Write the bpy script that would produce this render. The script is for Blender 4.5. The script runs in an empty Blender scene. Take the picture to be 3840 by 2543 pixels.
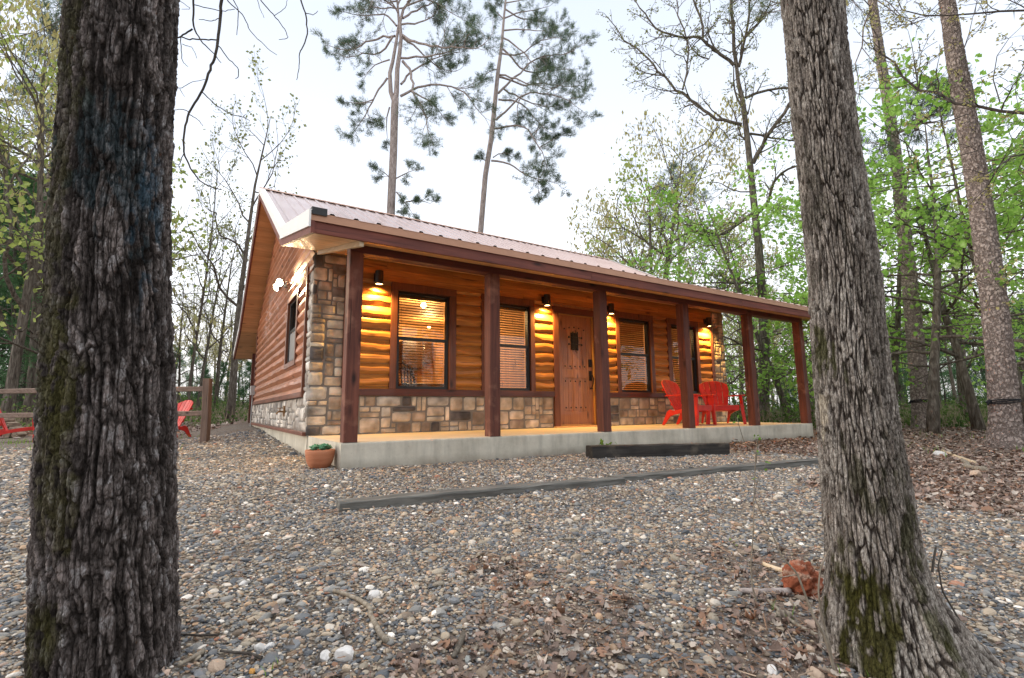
import bpy, math, numpy as np
from mathutils import Matrix, Vector
R = np.random.RandomState(7)
sc = bpy.context.scene
COL = sc.collection
pi = math.pi
# ---------------------------------------------------------------- camera solved from the photograph
CAM = np.array([-1.24, -7.185, .315]); YAW, PIT, ROL, FPX = .56, .144, -.010, 1843.9
FW = np.array([math.sin(YAW)*math.cos(PIT), math.cos(YAW)*math.cos(PIT), math.sin(PIT)])
RT = np.array([math.cos(YAW), -math.sin(YAW), 0.]); UP = np.cross(RT, FW)
R2 = RT*math.cos(ROL)+UP*math.sin(ROL); U2 = UP*math.cos(ROL)-RT*math.sin(ROL)
FH = np.array([math.sin(YAW), math.cos(YAW), 0.])
def HD(u, v, hd):
    """point seen at pixel (u, v) of the 3840 px photograph, hd metres ahead of the camera on the ground plan"""
    d = FW+R2*(u-1920)/FPX-U2*(v-1271.5)/FPX
    return CAM+d*(hd/(d@FH))
def ahead(p): return (np.asarray(p)-CAM)@FH
# ---------------------------------------------------------------- noise
def _h(ix, iy, s):
    n = (ix.astype(np.int64)*374761393+iy.astype(np.int64)*668265263+s*1274126177) & 0xffffffff
    n = ((n ^ (n >> 13))*1274126177) & 0xffffffff
    n = ((n ^ (n >> 16))*2246822519) & 0xffffffff
    return ((n ^ (n >> 15)) & 0xffffff)/16777215.
def vnoise(x, y, s=0, px=0):
    x = np.asarray(x, float); y = np.asarray(y, float)
    x, y = np.broadcast_arrays(x, y)
    ix = np.floor(x); iy = np.floor(y); fx = x-ix; fy = y-iy
    fx = fx*fx*(3-2*fx); fy = fy*fy*(3-2*fy)
    ix = ix.astype(np.int64); iy = iy.astype(np.int64); ix1 = ix+1
    if px: ix = ix % px; ix1 = ix1 % px
    return (_h(ix, iy, s)*(1-fx)+_h(ix1, iy, s)*fx)*(1-fy)+(_h(ix, iy+1, s)*(1-fx)+_h(ix1, iy+1, s)*fx)*fy
def fbm(x, y, s=0, o=4, px=0):
    t = 0; a = .5
    for k in range(o):
        t = t+a*vnoise(np.asarray(x)*2**k, np.asarray(y)*2**k, s+k*17, px*2**k); a *= .5
    return t/(1-.5**o)
def worley(x, y, s=0, px=0):
    ix = np.floor(x).astype(np.int64); iy = np.floor(y).astype(np.int64)
    f1 = np.full(x.shape, 9.); f2 = f1.copy(); idv = np.zeros(x.shape)
    for i in (-1, 0, 1):
        for j in (-1, 0, 1):
            cx = ix+i; cy = iy+j; hx = cx % px if px else cx
            d = np.hypot(cx+.15+.7*_h(hx, cy, s)-x, cy+.15+.7*_h(hx, cy, s+5)-y)
            v = _h(hx, cy, s+9); c = d < f1
            f2 = np.where(c, f1, np.minimum(f2, d)); idv = np.where(c, v, idv); f1 = np.where(c, d, f1)
    return f1, f2, idv
def sm(a, b, x): t = np.clip((x-a)/(b-a), 0, 1); return t*t*(3-2*t)
def rx(v, a):
    c, s = math.cos(a), math.sin(a); v = np.asarray(v, float).copy(); y = v[..., 1]*c-v[..., 2]*s; z = v[..., 1]*s+v[..., 2]*c; v[..., 1] = y; v[..., 2] = z; return v
def rz(v, a):
    c, s = math.cos(a), math.sin(a); v = np.asarray(v, float).copy(); x = v[..., 0]*c-v[..., 1]*s; y = v[..., 0]*s+v[..., 1]*c; v[..., 0] = x; v[..., 1] = y; return v
def ry(v, a):
    c, s = math.cos(a), math.sin(a); v = np.asarray(v, float).copy(); x = v[..., 0]*c+v[..., 2]*s; z = -v[..., 0]*s+v[..., 2]*c; v[..., 0] = x; v[..., 2] = z; return v
# ---------------------------------------------------------------- mesh builder
class MB:
    def __init__(s): s.V = []; s.F = {}; s.T = []; s.C = []; s.n = 0
    def add(s, v, f, rnd=0., col=None):
        v = np.asarray(v, float).reshape(-1, 3)
        if isinstance(f, np.ndarray): f = [f]
        else:
            d = {}
            for q in f: d.setdefault(len(q), []).append(q)
            f = [np.array(q, dtype=np.int64) for q in d.values()]
        for a in f: s.F.setdefault(a.shape[1], []).append(a+s.n)
        s.V.append(v); s.T.append(np.broadcast_to(np.asarray(rnd, float), (len(v),)))
        s.C.append(np.broadcast_to(np.asarray((1, 1, 1) if col is None else col, float), (len(v), 3)))
        s.n += len(v); return s
    def box(s, x0, x1, y0, y1, z0, z1, rnd=None, rot=None, at=None):
        v = np.array([(x, y, z) for x in (x0, x1) for y in (y0, y1) for z in (z0, z1)], float)
        if rot: v = rot(v)
        if at is not None: v = v+np.asarray(at)
        return s.add(v, [(0, 1, 3, 2), (4, 6, 7, 5), (0, 4, 5, 1), (2, 3, 7, 6), (0, 2, 6, 4), (1, 5, 7, 3)], R.rand() if rnd is None else rnd)
    def prism(s, poly, a0, a1, ax=0, rnd=None):
        """polygon (two coordinates) extruded along axis ax"""
        n = len(poly); P = np.array(poly, float); o = [i for i in range(3) if i != ax]
        v = np.zeros((2*n, 3)); v[:n, o[0]] = P[:, 0]; v[:n, o[1]] = P[:, 1]; v[n:] = v[:n]; v[:n, ax] = a0; v[n:, ax] = a1
        return s.add(v, [tuple(range(n))[::-1], tuple(range(n, 2*n))]+[(i, (i+1) % n, n+(i+1) % n, n+i) for i in range(n)], R.rand() if rnd is None else rnd)
    def tube(s, pts, rad, sides=8, rnd=0., caps=True):
        v, f = tube_arr(pts, rad, sides); s.add(v, f, rnd)
        if caps:
            n = len(v); b = s.n-n
            s.F.setdefault(sides, []).append(np.array([list(range(b, b+sides))[::-1], list(range(b+n-sides, b+n))]))
        return s
    def lathe(s, prof, c=(0, 0, 0), n=24, rnd=0.):
        P = np.array(prof, float); a = np.arange(n)*2*pi/n; m = len(P)
        v = np.stack([P[:, :1]*np.cos(a), P[:, :1]*np.sin(a), np.repeat(P[:, 1:], n, 1)], -1).reshape(-1, 3)+np.array(c)
        f = np.array([(i*n+j, i*n+(j+1) % n, (i+1)*n+(j+1) % n, (i+1)*n+j) for i in range(m-1) for j in range(n)])
        return s.add(v, f, rnd)
    def grid(s, X, rnd=0., col=None):
        a, b = X.shape[:2]; i = np.arange(a*b).reshape(a, b)
        f = np.stack([i[:-1, :-1], i[1:, :-1], i[1:, 1:], i[:-1, 1:]], -1).reshape(-1, 4)
        return s.add(X.reshape(-1, 3), f, rnd if np.isscalar(rnd) else rnd.reshape(-1), None if col is None else col.reshape(-1, 3))
    def build(s, name, mat, parent=None, smooth=False, bevel=0, label=None, kind=None, usecol=False):
        me = bpy.data.meshes.new(name)
        V = np.concatenate(s.V) if s.V else np.zeros((0, 3))
        loops = []; starts = []; st = 0
        for k, L in s.F.items():
            A = np.concatenate(L); loops.append(A.reshape(-1)); starts.append(st+np.arange(len(A))*k); st += A.size
        loops = np.concatenate(loops); starts = np.concatenate(starts)
        me.vertices.add(len(V)); me.vertices.foreach_set('co', V.astype(np.float32).reshape(-1))
        me.loops.add(len(loops)); me.loops.foreach_set('vertex_index', loops.astype(np.int32))
        me.polygons.add(len(starts)); me.polygons.foreach_set('loop_start', starts.astype(np.int32))
        me.polygons.foreach_set('use_smooth', np.full(len(starts), bool(smooth)))
        me.update(calc_edges=True)
        a = me.attributes.new('rnd', 'FLOAT', 'POINT'); a.data.foreach_set('value', np.concatenate(s.T).astype(np.float32))
        if usecol:
            c = np.concatenate(s.C); c4 = np.concatenate([c, np.ones((len(c), 1))], 1)
            a = me.attributes.new('col', 'FLOAT_COLOR', 'POINT'); a.data.foreach_set('color', c4.astype(np.float32).reshape(-1))
        me.materials.append(mat)
        o = bpy.data.objects.new(name, me); COL.objects.link(o)
        if parent: o.parent = parent
        if bevel:
            m = o.modifiers.new('bevel', 'BEVEL'); m.width = bevel; m.segments = 2; m.limit_method = 'ANGLE'; m.angle_limit = .6
        if label: o['label'] = label
        if kind: o['kind'] = kind
        return o
def tube_arr(pts, rad, sides=8):
    P = np.asarray(pts, float); r = np.broadcast_to(np.asarray(rad, float), (len(P),))
    T = np.gradient(P, axis=0); T /= np.linalg.norm(T, axis=1)[:, None]+1e-9
    ref = np.eye(3)[np.argmin(np.abs(P[-1]-P[0]))]
    A = np.cross(T, ref); A /= np.linalg.norm(A, axis=1)[:, None]+1e-9; B = np.cross(T, A)
    a = np.arange(sides)*2*pi/sides
    v = P[:, None]+r[:, None, None]*(A[:, None]*np.cos(a)[:, None]+B[:, None]*np.sin(a)[:, None])
    i = np.arange(len(P)*sides).reshape(len(P), sides); j = np.roll(i, -1, 1)
    return v.reshape(-1, 3), np.stack([i[:-1], j[:-1], j[1:], i[1:]], -1).reshape(-1, 4)
def thing(name, label, cat, loc=(0, 0, 0), rot=0, group=None):
    o = bpy.data.objects.new(name, None); COL.objects.link(o); o.empty_display_size = .2
    o.location = loc; o.rotation_euler = (0, 0, rot); return tag(o, label, cat, group)
def tag(o, label, cat, group=None, kind=None):
    o['label'] = label; o['category'] = cat
    if group: o['group'] = group
    if kind: o['kind'] = kind
    return o
def dup(o, loc=None, rot=None, label=None, group=None, scale=None):
    r = o.copy(); COL.objects.link(r)
    if loc is not None: r.location = loc
    if rot is not None: r.rotation_euler = (0, 0, rot)
    if scale: r.scale = (scale,)*3 if np.isscalar(scale) else scale
    if label: r['label'] = label
    if group: r['group'] = group
    for ch in list(o.children):
        c = ch.copy(); COL.objects.link(c); c.parent = r
        for g in list(ch.children):
            d = g.copy(); COL.objects.link(d); d.parent = c
    return r
# ---------------------------------------------------------------- materials
class NT:
    def __init__(s, name):
        s.m = bpy.data.materials.new(name); s.m.use_nodes = True; s.t = s.m.node_tree; s.t.nodes.clear()
        s.out = s.n('ShaderNodeOutputMaterial')
    def n(s, ty, **k):
        n = s.t.nodes.new(ty)
        for a, b in k.items():
            if a.startswith('i_'):
                n.inputs[int(a[2:]) if a[2:].isdigit() else a[2:].replace('_', ' ')].default_value = b
            else: setattr(n, a, b)
        return n
    def l(s, a, b): s.t.links.new(a, b); return s
    def coord(s, scale=(1, 1, 1)):
        c = s.n('ShaderNodeTexCoord'); m = s.n('ShaderNodeMapping'); m.inputs['Scale'].default_value = scale
        s.l(c.outputs['Object'], m.inputs['Vector']); return m.outputs[0]
    def noise(s, scale=5, detail=4, vec=None, rough=.55, dist=0):
        n = s.n('ShaderNodeTexNoise'); n.inputs['Scale'].default_value = scale; n.inputs['Detail'].default_value = detail
        n.inputs['Roughness'].default_value = rough; n.inputs['Distortion'].default_value = dist
        if vec: s.l(vec, n.inputs['Vector'])
        return n.outputs['Fac']
    def ramp(s, fac, stops, interp='LINEAR'):
        r = s.n('ShaderNodeValToRGB'); e = r.color_ramp.elements; r.color_ramp.interpolation = interp
        while len(e) < len(stops): e.new(.5)
        for q, (p, c) in zip(e, stops): q.position = p; q.color = (*c, 1) if len(c) == 3 else c
        s.l(fac, r.inputs[0]); return r.outputs[0]
    def mix(s, fac, a, b, mode='MIX'):
        m = s.n('ShaderNodeMix', data_type='RGBA', blend_type=mode)
        for k, q in ((0, fac), (6, a), (7, b)):
            if isinstance(q, (int, float)): m.inputs[k].default_value = q
            elif isinstance(q, tuple): m.inputs[k].default_value = (*q, 1)
            else: s.l(q, m.inputs[k])
        return m.outputs[2]
    def math(s, op, a, b=0, clamp=False):
        m = s.n('ShaderNodeMath', operation=op, use_clamp=clamp)
        for k, q in ((0, a), (1, b)):
            if isinstance(q, (int, float)): m.inputs[k].default_value = q
            else: s.l(q, m.inputs[k])
        return m.outputs[0]
    def attr(s, name, out='Fac'): return s.n('ShaderNodeAttribute', attribute_name=name).outputs[out]
    def bump(s, h, strength=.3, dist=.01, normal=None):
        b = s.n('ShaderNodeBump'); b.inputs['Strength'].default_value = strength; b.inputs['Distance'].default_value = dist
        s.l(h, b.inputs['Height'])
        if normal: s.l(normal, b.inputs['Normal'])
        return b.outputs[0]
    def bsdf(s, col, rough=.7, metal=0, bump=None, spec=.5, coat=0, emit=None, es=0, sub=0):
        b = s.n('ShaderNodeBsdfPrincipled')
        for k, q in (('Base Color', col), ('Roughness', rough), ('Metallic', metal), ('Specular IOR Level', spec), ('Coat Weight', coat)):
            if isinstance(q, tuple): b.inputs[k].default_value = (*q, 1)
            elif isinstance(q, (int, float)): b.inputs[k].default_value = q
            else: s.l(q, b.inputs[k])
        if bump: s.l(bump, b.inputs['Normal'])
        if emit: b.inputs['Emission Color'].default_value = (*emit, 1); b.inputs['Emission Strength'].default_value = es
        s.l(b.outputs[0], s.out.inputs[0]); s.b = b; return s.m
def plain(name, col, rough=.6, metal=0, var=.15, spec=.5, coat=0):
    t = NT(name); v = t.coord(); f = t.noise(6, 5, v)
    lo = tuple(c*(1-var) for c in col); hi = tuple(min(1, c*(1+var)) for c in col)
    return t.bsdf(t.ramp(f, [(.3, lo), (.7, hi)]), rough, metal, t.bump(t.noise(60, 3, v), .08, .004), spec, coat)
def wood(name, dark, light, axis, rough=.55, knots=True, tint=.35, grain=1., coat=0.15, bumps=.25, worn=None, checks=False):
    t = NT(name); sc_ = [14.*grain]*3; sc_[axis] = .9
    rn = t.attr('rnd'); c = t.coord()
    cb = t.n('ShaderNodeCombineXYZ'); t.l(t.math('MULTIPLY', rn, 37.), cb.inputs[0]); t.l(t.math('MULTIPLY', rn, 19.), cb.inputs[2])
    ad = t.n('ShaderNodeVectorMath', operation='ADD'); t.l(c, ad.inputs[0]); t.l(cb.outputs[0], ad.inputs[1])
    mp = t.n('ShaderNodeMapping'); mp.inputs['Scale'].default_value = sc_; t.l(ad.outputs[0], mp.inputs[0])
    g = t.noise(1.6, 6, mp.outputs[0], .6, .6)
    g2 = t.noise(2.2, 3, ad.outputs[0], .5)
    col = t.ramp(g, [(.25, dark), (.5, tuple((a+b)/2 for a, b in zip(dark, light))), (.72, light)])
    col = t.mix(t.ramp(g2, [(.35, (0, 0, 0)), (.7, (1, 1, 1))]), col, t.mix(.5, col, dark), 'MIX')
    tv = t.math('ADD', t.math('MULTIPLY', rn, tint), 1-tint/2)
    cc = t.n('ShaderNodeCombineColor'); [t.l(tv, cc.inputs[i]) for i in range(3)]
    col = t.mix(1., col, cc.outputs[0], 'MULTIPLY')
    if knots:
        ks = [5.5]*3; ks[axis] = 1.9
        mk = t.n('ShaderNodeMapping'); mk.inputs['Scale'].default_value = ks; t.l(ad.outputs[0], mk.inputs[0])
        vo = t.n('ShaderNodeTexVoronoi'); vo.inputs['Scale'].default_value = 1.; t.l(mk.outputs[0], vo.inputs['Vector'])
        kf = t.ramp(vo.outputs['Distance'], [(.05, (1, 1, 1)), (.12, (.5, .5, .5)), (.2, (0, 0, 0))])
        col = t.mix(kf, col, tuple(d*.35 for d in dark))
    if worn: col = t.mix(t.ramp(t.noise(3.5, 5, c), [(.58, (0, 0, 0)), (.72, (.6, .6, .6))]), col, worn)
    if checks:
        cs = [34.]*3; cs[axis] = .8; mc = t.n('ShaderNodeMapping'); mc.inputs['Scale'].default_value = cs; t.l(ad.outputs[0], mc.inputs[0])
        cf = t.ramp(t.noise(1., 3, mc.outputs[0], .5, .3), [(.64, (0, 0, 0)), (.70, (.85, .85, .85))]); col = t.mix(cf, col, tuple(d*.3 for d in dark))
        g = t.math('SUBTRACT', g, t.math('MULTIPLY', cf, .8))
    return t.bsdf(col, rough, 0, t.bump(g, bumps, .004), .4, coat)
M = {}
M['red_post'] = wood('red_stained_timber', (.060, .017, .011), (.205, .066, .040), 2, .7, tint=.3, bumps=.6, coat=0, checks=True, worn=(.36, .17, .11))
M['red_beam'] = wood('red_stained_beam', (.065, .016, .015), (.19, .050, .040), 0, .55, tint=.25, checks=True)
M['fascia'] = wood('fascia_timber', (.10, .027, .020), (.27, .080, .052), 0, .65, tint=.2, coat=0, checks=True)
M['trimz'] = wood('stained_trim_upright', (.08, .024, .012), (.22, .075, .032), 2, .5, tint=.25)
M['trimx'] = wood('stained_trim_level', (.05, .013, .010), (.15, .042, .024), 0, .5, tint=.2)
M['log'] = wood('stained_log_siding', (.27, .10, .02), (.64, .28, .062), 0, .5, tint=.5, coat=.12, bumps=.5, checks=True)
M['logside'] = wood('stained_log_siding_side', (.28, .095, .045), (.56, .23, .12), 1, .4, tint=.3, coat=.3, bumps=.35)
M['soffit'] = wood('pine_soffit_boards', (.52, .27, .105), (.80, .50, .25), 0, .45, tint=.25, coat=.15, bumps=.1)
M['soffity'] = wood('pine_soffit_boards_short', (.42, .19, .07), (.62, .32, .14), 1, .45, tint=.35, coat=.15, bumps=.1)
M['door'] = wood('knotty_alder_door', (.21, .078, .030), (.44, .195, .080), 2, .38, tint=.12, coat=.3, bumps=.12)
M['bare'] = wood('pale_bare_timber', (.50, .36, .22), (.72, .58, .40), 1, .6, knots=False)
M['fence'] = wood('weathered_fence_wood', (.13, .085, .065), (.30, .21, .165), 0, .85, tint=.2, coat=0, bumps=.6, checks=True)
M['fencez'] = wood('weathered_fence_post_wood', (.10, .065, .05), (.25, .17, .13), 2, .85, tint=.2, coat=0, bumps=.6, checks=True)
M['tie'] = wood('creosoted_timber', (.008, .007, .007), (.065, .056, .048), 0, .85, knots=False, tint=.3, coat=0, bumps=1., worn=(.12, .10, .075))
M['edge'] = wood('weathered_edging_timber', (.05, .048, .045), (.23, .22, .195), 0, .85, knots=False, tint=.15, coat=0, bumps=.9)
M['slat'] = wood('dark_blind_slat', (.10, .045, .02), (.24, .12, .055), 0, .45, knots=False)
M['room'] = wood('interior_pine', (.40, .22, .09), (.62, .38, .18), 2, .6, tint=.3, coat=0)
M['furn'] = wood('dark_furniture_wood', (.02, .009, .005), (.07, .03, .015), 2, .4, knots=False)
M['black'] = plain('black_metal', (.012, .011, .011), .4, .0)
M['iron'] = plain('bronze_iron', (.02, .013, .009), .4, .6)
M['sash'] = plain('black_window_sash', (.008, .008, .009), .35)
M['trimmetal'] = plain('sky_reflection_rake_metal', (.84, .82, .80), .4, .0, .04)  # sky reflection on brown metal, painted as a pale base colour
M['eave'] = plain('copper_brown_metal', (.46, .24, .145), .4, .2, .06)
M['red'] = plain('red_plastic', (.58, .028, .02), .45, 0, .22, .4, .0)
M['strap'] = plain('black_webbing', (.008, .009, .012), .8)
M['grey'] = plain('grey_utility_box', (.36, .37, .36), .5)
M['brass'] = plain('tarnished_brass', (.28, .15, .06), .4, .7)
M['pvc'] = plain('white_plastic', (.8, .8, .8), .5)
M['mat'] = plain('brown_doormat', (.22, .10, .05), .95)
M['screen'] = plain('grey_insect_screen', (.17, .17, .18), .7)
def m_roof():
    t = NT('painted_roof_metal'); v = t.coord(); f = t.noise(1.4, 4, v)
    return t.bsdf(t.ramp(f, [(.3, (.46, .32, .285)), (.7, (.54, .40, .36))]), .33, .3, t.bump(t.noise(3, 2, v), .05, .02), .6, .25)
M['roof'] = m_roof()
def m_attr(name, rough=.8, bs=.3, bd=.004, sc_=90, spec=.4, mul=.35):
    t = NT(name); v = t.coord(); f = t.noise(sc_, 4, v); f2 = t.noise(sc_*.12, 4, v)
    col = t.mix(1., t.attr('col', 'Color'), t.ramp(f2, [(.3, (1-mul,)*3), (.7, (1+mul*.4,)*3)]), 'MULTIPLY')
    return t.bsdf(col, rough, 0, t.bump(f, bs, bd), spec)
M['stone'] = m_attr('veneer_stone', .9, .8, .008, 34, .3, .5)
M['pebble'] = m_attr('river_pebbles', .62, .25, .002, 160, .35, .2)
def m_bigbark():
    t = NT('furrowed_bark'); v = t.coord((150, 150, 48)); v2 = t.coord((60, 60, 15)); v3 = t.coord((330, 330, 160))
    a = t.noise(1., 5, v, .65, .3); b = t.noise(1., 4, v2, .6, .3); c = t.noise(1., 3, v3)
    vo = t.n('ShaderNodeTexVoronoi', feature='DISTANCE_TO_EDGE'); vo.inputs['Scale'].default_value = .8
    n3 = t.n('ShaderNodeTexNoise'); n3.inputs['Scale'].default_value = 1.5; t.l(v, n3.inputs['Vector'])
    ad = t.n('ShaderNodeVectorMath', operation='MULTIPLY_ADD'); t.l(n3.outputs['Color'], ad.inputs[0]); ad.inputs[1].default_value = (.9, .9, .9); t.l(v, ad.inputs[2]); t.l(ad.outputs[0], vo.inputs['Vector'])
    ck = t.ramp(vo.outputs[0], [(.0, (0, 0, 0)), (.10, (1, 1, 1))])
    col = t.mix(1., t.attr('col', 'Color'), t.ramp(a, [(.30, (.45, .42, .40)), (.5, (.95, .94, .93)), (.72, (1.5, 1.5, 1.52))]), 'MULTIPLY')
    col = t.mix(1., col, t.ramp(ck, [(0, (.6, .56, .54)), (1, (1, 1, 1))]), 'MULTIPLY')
    h = t.math('ADD', t.math('MULTIPLY', ck, .35), t.math('ADD', a, t.math('MULTIPLY', c, .35)))
    return t.bsdf(col, .92, 0, t.bump(h, .9, .006), .15)
M['bark1'] = m_bigbark()
M['litter'] = m_attr('dead_oak_leaves', .75, .3, .002, 80, .3, .3)
M['mortar'] = plain('grey_mortar', (.20, .185, .165), .95, 0, .2)
def m_conc():
    t = NT('cast_concrete'); v = t.coord(); a = t.noise(2.2, 6, v, .65); st = t.coord((3, 3, .5)); b = t.noise(3, 5, st)
    col = t.ramp(a, [(.3, (.42, .385, .31)), (.5, (.56, .52, .43)), (.7, (.66, .62, .52))])
    col = t.mix(t.ramp(b, [(.46, (0, 0, 0)), (.70, (.45, .45, .45))]), col, (.27, .255, .21))
    sp = t.n('ShaderNodeSeparateXYZ'); t.l(v, sp.inputs[0]); nn = t.noise(5, 5, v, .6)
    lowz = t.math('SUBTRACT', 1, t.math('MULTIPLY', t.math('ADD', sp.outputs[2], .31), 7.), True)
    col = t.mix(t.math('MULTIPLY', t.math('MULTIPLY', lowz, nn), 1.3, True), col, (.17, .12, .08))
    vo = t.n('ShaderNodeTexVoronoi'); vo.inputs['Scale'].default_value = 28; t.l(v, vo.inputs['Vector'])
    pit = t.ramp(vo.outputs['Distance'], [(.06, (0, 0, 0)), (.12, (1, 1, 1))])
    col = t.mix(t.math('MULTIPLY', t.math('SUBTRACT', 1, pit), .5), col, (.15, .13, .1))
    return t.bsdf(col, .85, 0, t.bump(t.math('ADD', t.math('MULTIPLY', pit, .4), t.noise(30, 5, v)), .5, .006), .3)
M['concrete'] = m_conc()
def m_floor():
    t = NT('porch_floor_concrete'); v = t.coord(); a = t.noise(1.5, 6, v)
    return t.bsdf(t.ramp(a, [(.3, (.47, .40, .31)), (.7, (.60, .52, .41))]), .6, 0, t.bump(t.noise(40, 4, v), .15, .003), .4)
M['floor'] = m_floor()
def m_glass():
    t = NT('window_glass'); lw = t.n('ShaderNodeLayerWeight'); lw.inputs['Blend'].default_value = .12
    tr = t.n('ShaderNodeBsdfTransparent'); tr.inputs[0].default_value = (.9, .92, .9, 1)
    gl = t.n('ShaderNodeBsdfGlossy'); gl.inputs['Roughness'].default_value = .01
    mx = t.n('ShaderNodeMixShader'); t.l(t.math('ADD', t.math('MULTIPLY', lw.outputs['Fresnel'], .6), .035, True), mx.inputs[0])
    t.l(tr.outputs[0], mx.inputs[1]); t.l(gl.outputs[0], mx.inputs[2]); t.l(mx.outputs[0], t.out.inputs[0]); return t.m
M['glass'] = m_glass()
def m_emit(name, col, s):
    t = NT(name); e = t.n('ShaderNodeEmission'); e.inputs[0].default_value = (*col, 1); e.inputs[1].default_value = s
    t.l(e.outputs[0], t.out.inputs[0]); return t.m
M['lamp'] = m_emit('lit_lamp_lens', (1, .62, .25), 14)
M['flood'] = m_emit('lit_flood_lens', (1, .80, .5), 60)
M['bulb'] = m_emit('lit_room_bulb', (1, .72, .38), 18)
M['warmbulb'] = m_emit('lit_small_bulb', (1, .55, .2), 10)
def m_leaf(name, cols, trans=.35, scale=1.2, rough=.6):
    t = NT(name); v = t.coord(); f = t.noise(scale, 3, v); g = t.noise(scale*14, 2, v)
    f = t.math('ADD', t.math('MULTIPLY', f, .55), t.math('MULTIPLY', g, .45))
    n = len(cols); col = t.ramp(f, [(.36+.28*i/(n-1), c) for i, c in enumerate(cols)])
    b = t.n('ShaderNodeBsdfDiffuse'); t.l(col, b.inputs[0]); tr = t.n('ShaderNodeBsdfTranslucent'); t.l(t.mix(.35, col, (.35, .4, .08)) if trans > .3 else col, tr.inputs[0])
    mx = t.n('ShaderNodeMixShader'); mx.inputs[0].default_value = trans; t.l(b.outputs[0], mx.inputs[1]); t.l(tr.outputs[0], mx.inputs[2])
    t.l(mx.outputs[0], t.out.inputs[0]); return t.m
M['needle'] = m_leaf('pine_needles', [(.06, .095, .06), (.11, .16, .10), (.19, .25, .155)], .25)
M['cedar'] = m_leaf('cedar_foliage', [(.045, .10, .05), (.10, .20, .09), (.17, .30, .14)], .3, .5)
M['maple'] = m_leaf('maple_leaves', [(.15, .33, .06), (.30, .56, .11), (.55, .76, .28)], .5)
M['spring'] = m_leaf('spring_leaves', [(.22, .30, .08), (.36, .44, .14), (.50, .54, .22)], .45)
M['catkin'] = m_leaf('oak_catkins', [(.32, .26, .12), (.46, .40, .20), (.50, .50, .24)], .4)
M['bud'] = m_leaf('opening_buds', [(.16, .15, .08), (.24, .25, .11), (.32, .32, .14)], .4)
M['grass'] = m_leaf('grass_blades', [(.09, .20, .03), (.18, .34, .06), (.30, .38, .12)], .4, 3)
M['drygrass'] = m_leaf('dry_stems', [(.20, .15, .10), (.34, .27, .19), (.45, .38, .28)], .25, 3)
M['succ'] = m_leaf('succulent_leaves', [(.05, .16, .09), (.12, .30, .17), (.25, .42, .24)], .15, 9)
def m_bark(name, cols, plates=0., sz=(10, 10, 2.2), bd=.03):
    t = NT(name); v = t.coord(sz); f = t.noise(1.6, 6, v, .62, .4)
    if plates:
        vo = t.n('ShaderNodeTexVoronoi', feature='DISTANCE_TO_EDGE'); vo.inputs['Scale'].default_value = plates
        n3 = t.n('ShaderNodeTexNoise'); n3.inputs['Scale'].default_value = 1.5; t.l(v, n3.inputs['Vector'])
        ad = t.n('ShaderNodeVectorMath', operation='MULTIPLY_ADD'); t.l(n3.outputs['Color'], ad.inputs[0]); ad.inputs[1].default_value = (1.6, 1.6, 1.6); t.l(v, ad.inputs[2])
        t.l(ad.outputs[0], vo.inputs['Vector'])
        pl = t.ramp(t.math('ADD', vo.outputs[0], t.math('MULTIPLY', t.math('SUBTRACT', f, .5), .5)), [(.0, (0, 0, 0)), (.2, (1, 1, 1))])
        col = t.mix(pl, cols[0], t.ramp(f, [(.3, cols[1]), (.7, cols[2])])); h = t.math('ADD', pl, t.math('MULTIPLY', f, .5))
    else:
        col = t.ramp(f, [(.32, cols[0]), (.5, cols[1]), (.68, cols[2])]); h = f
    return t.bsdf(col, .9, 0, t.bump(h, .8, bd), .15)
M['pinebark'] = m_bark('pine_bark_plates', [(.19, .15, .13), (.30, .24, .21), (.44, .37, .33)], 1., (15, 15, 11))
M['pinetop'] = m_bark('upper_pine_bark', [(.19, .15, .135), (.33, .275, .25), (.45, .39, .365)])
M['oakbark'] = m_bark('grey_oak_bark', [(.045, .037, .03), (.12, .10, .08), (.23, .205, .17)], 0, (14, 14, 3))
M['twig'] = m_bark('bare_twig_bark', [(.035, .03, .026), (.075, .063, .054), (.13, .115, .10)], 0, (14, 14, 3), .01)
M['palebark'] = m_bark('pale_sapling_bark', [(.14, .12, .09), (.24, .20, .155), (.36, .32, .26)], 0, (30, 30, 8), .004)
# ---------------------------------------------------------------- terrain
def gz(x, y):
    x = np.asarray(x, float); y = np.asarray(y, float)
    z = -.275-.048*np.clip(-2.4-y, 0, 4.6)
    z = z+.045*np.clip(y-9, 0, 40)*(1-.75*sm(0, 14, x))
    m = np.exp(-(np.clip(-x, 0, 9)/1.1)**2)*sm(-1.5, 8.5, y)*(x < 3)
    z = z+.24*m*(1-sm(10, 13, y))
    z = z+.03*(fbm(x*.9, y*.9, 3, 3)-.5)*2*sm(0, .4, np.abs(y+1.9)+.2)+.014*(fbm(x*5, y*5, 8, 2)-.5)
    return z
def litw(x, y):
    n = fbm(x*1.1, y*1.1, 41, 4)-.5; n2 = fbm(x*4.1, y*4.1, 47, 4)-.5
    a = sm(3.1, 4.1, x+n*2.2)*sm(-4.3, -4.7, y+n*.6)
    b = sm(4.9, 6.3, x+n*1.5)*.95
    c = sm(8, 11, y+n*4)
    d = sm(.62, .35, np.hypot((x+.32)*.8, (y+5.78)*1.5)+n2*.6)*.58
    e = sm(.62, .3, np.hypot(x-.45, (y+6.15)*1.2)+n2*.8)*.62
    f = sm(.35, .15, np.hypot(x+.02, (y+5.2))+n2*.3)*.5
    g = sm(.45, .2, np.hypot(x-1.05, y+5.65)+n2*.6)*.5
    return np.clip(np.maximum.reduce([a, b, c, d, e, f, g]), 0, 1)
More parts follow.
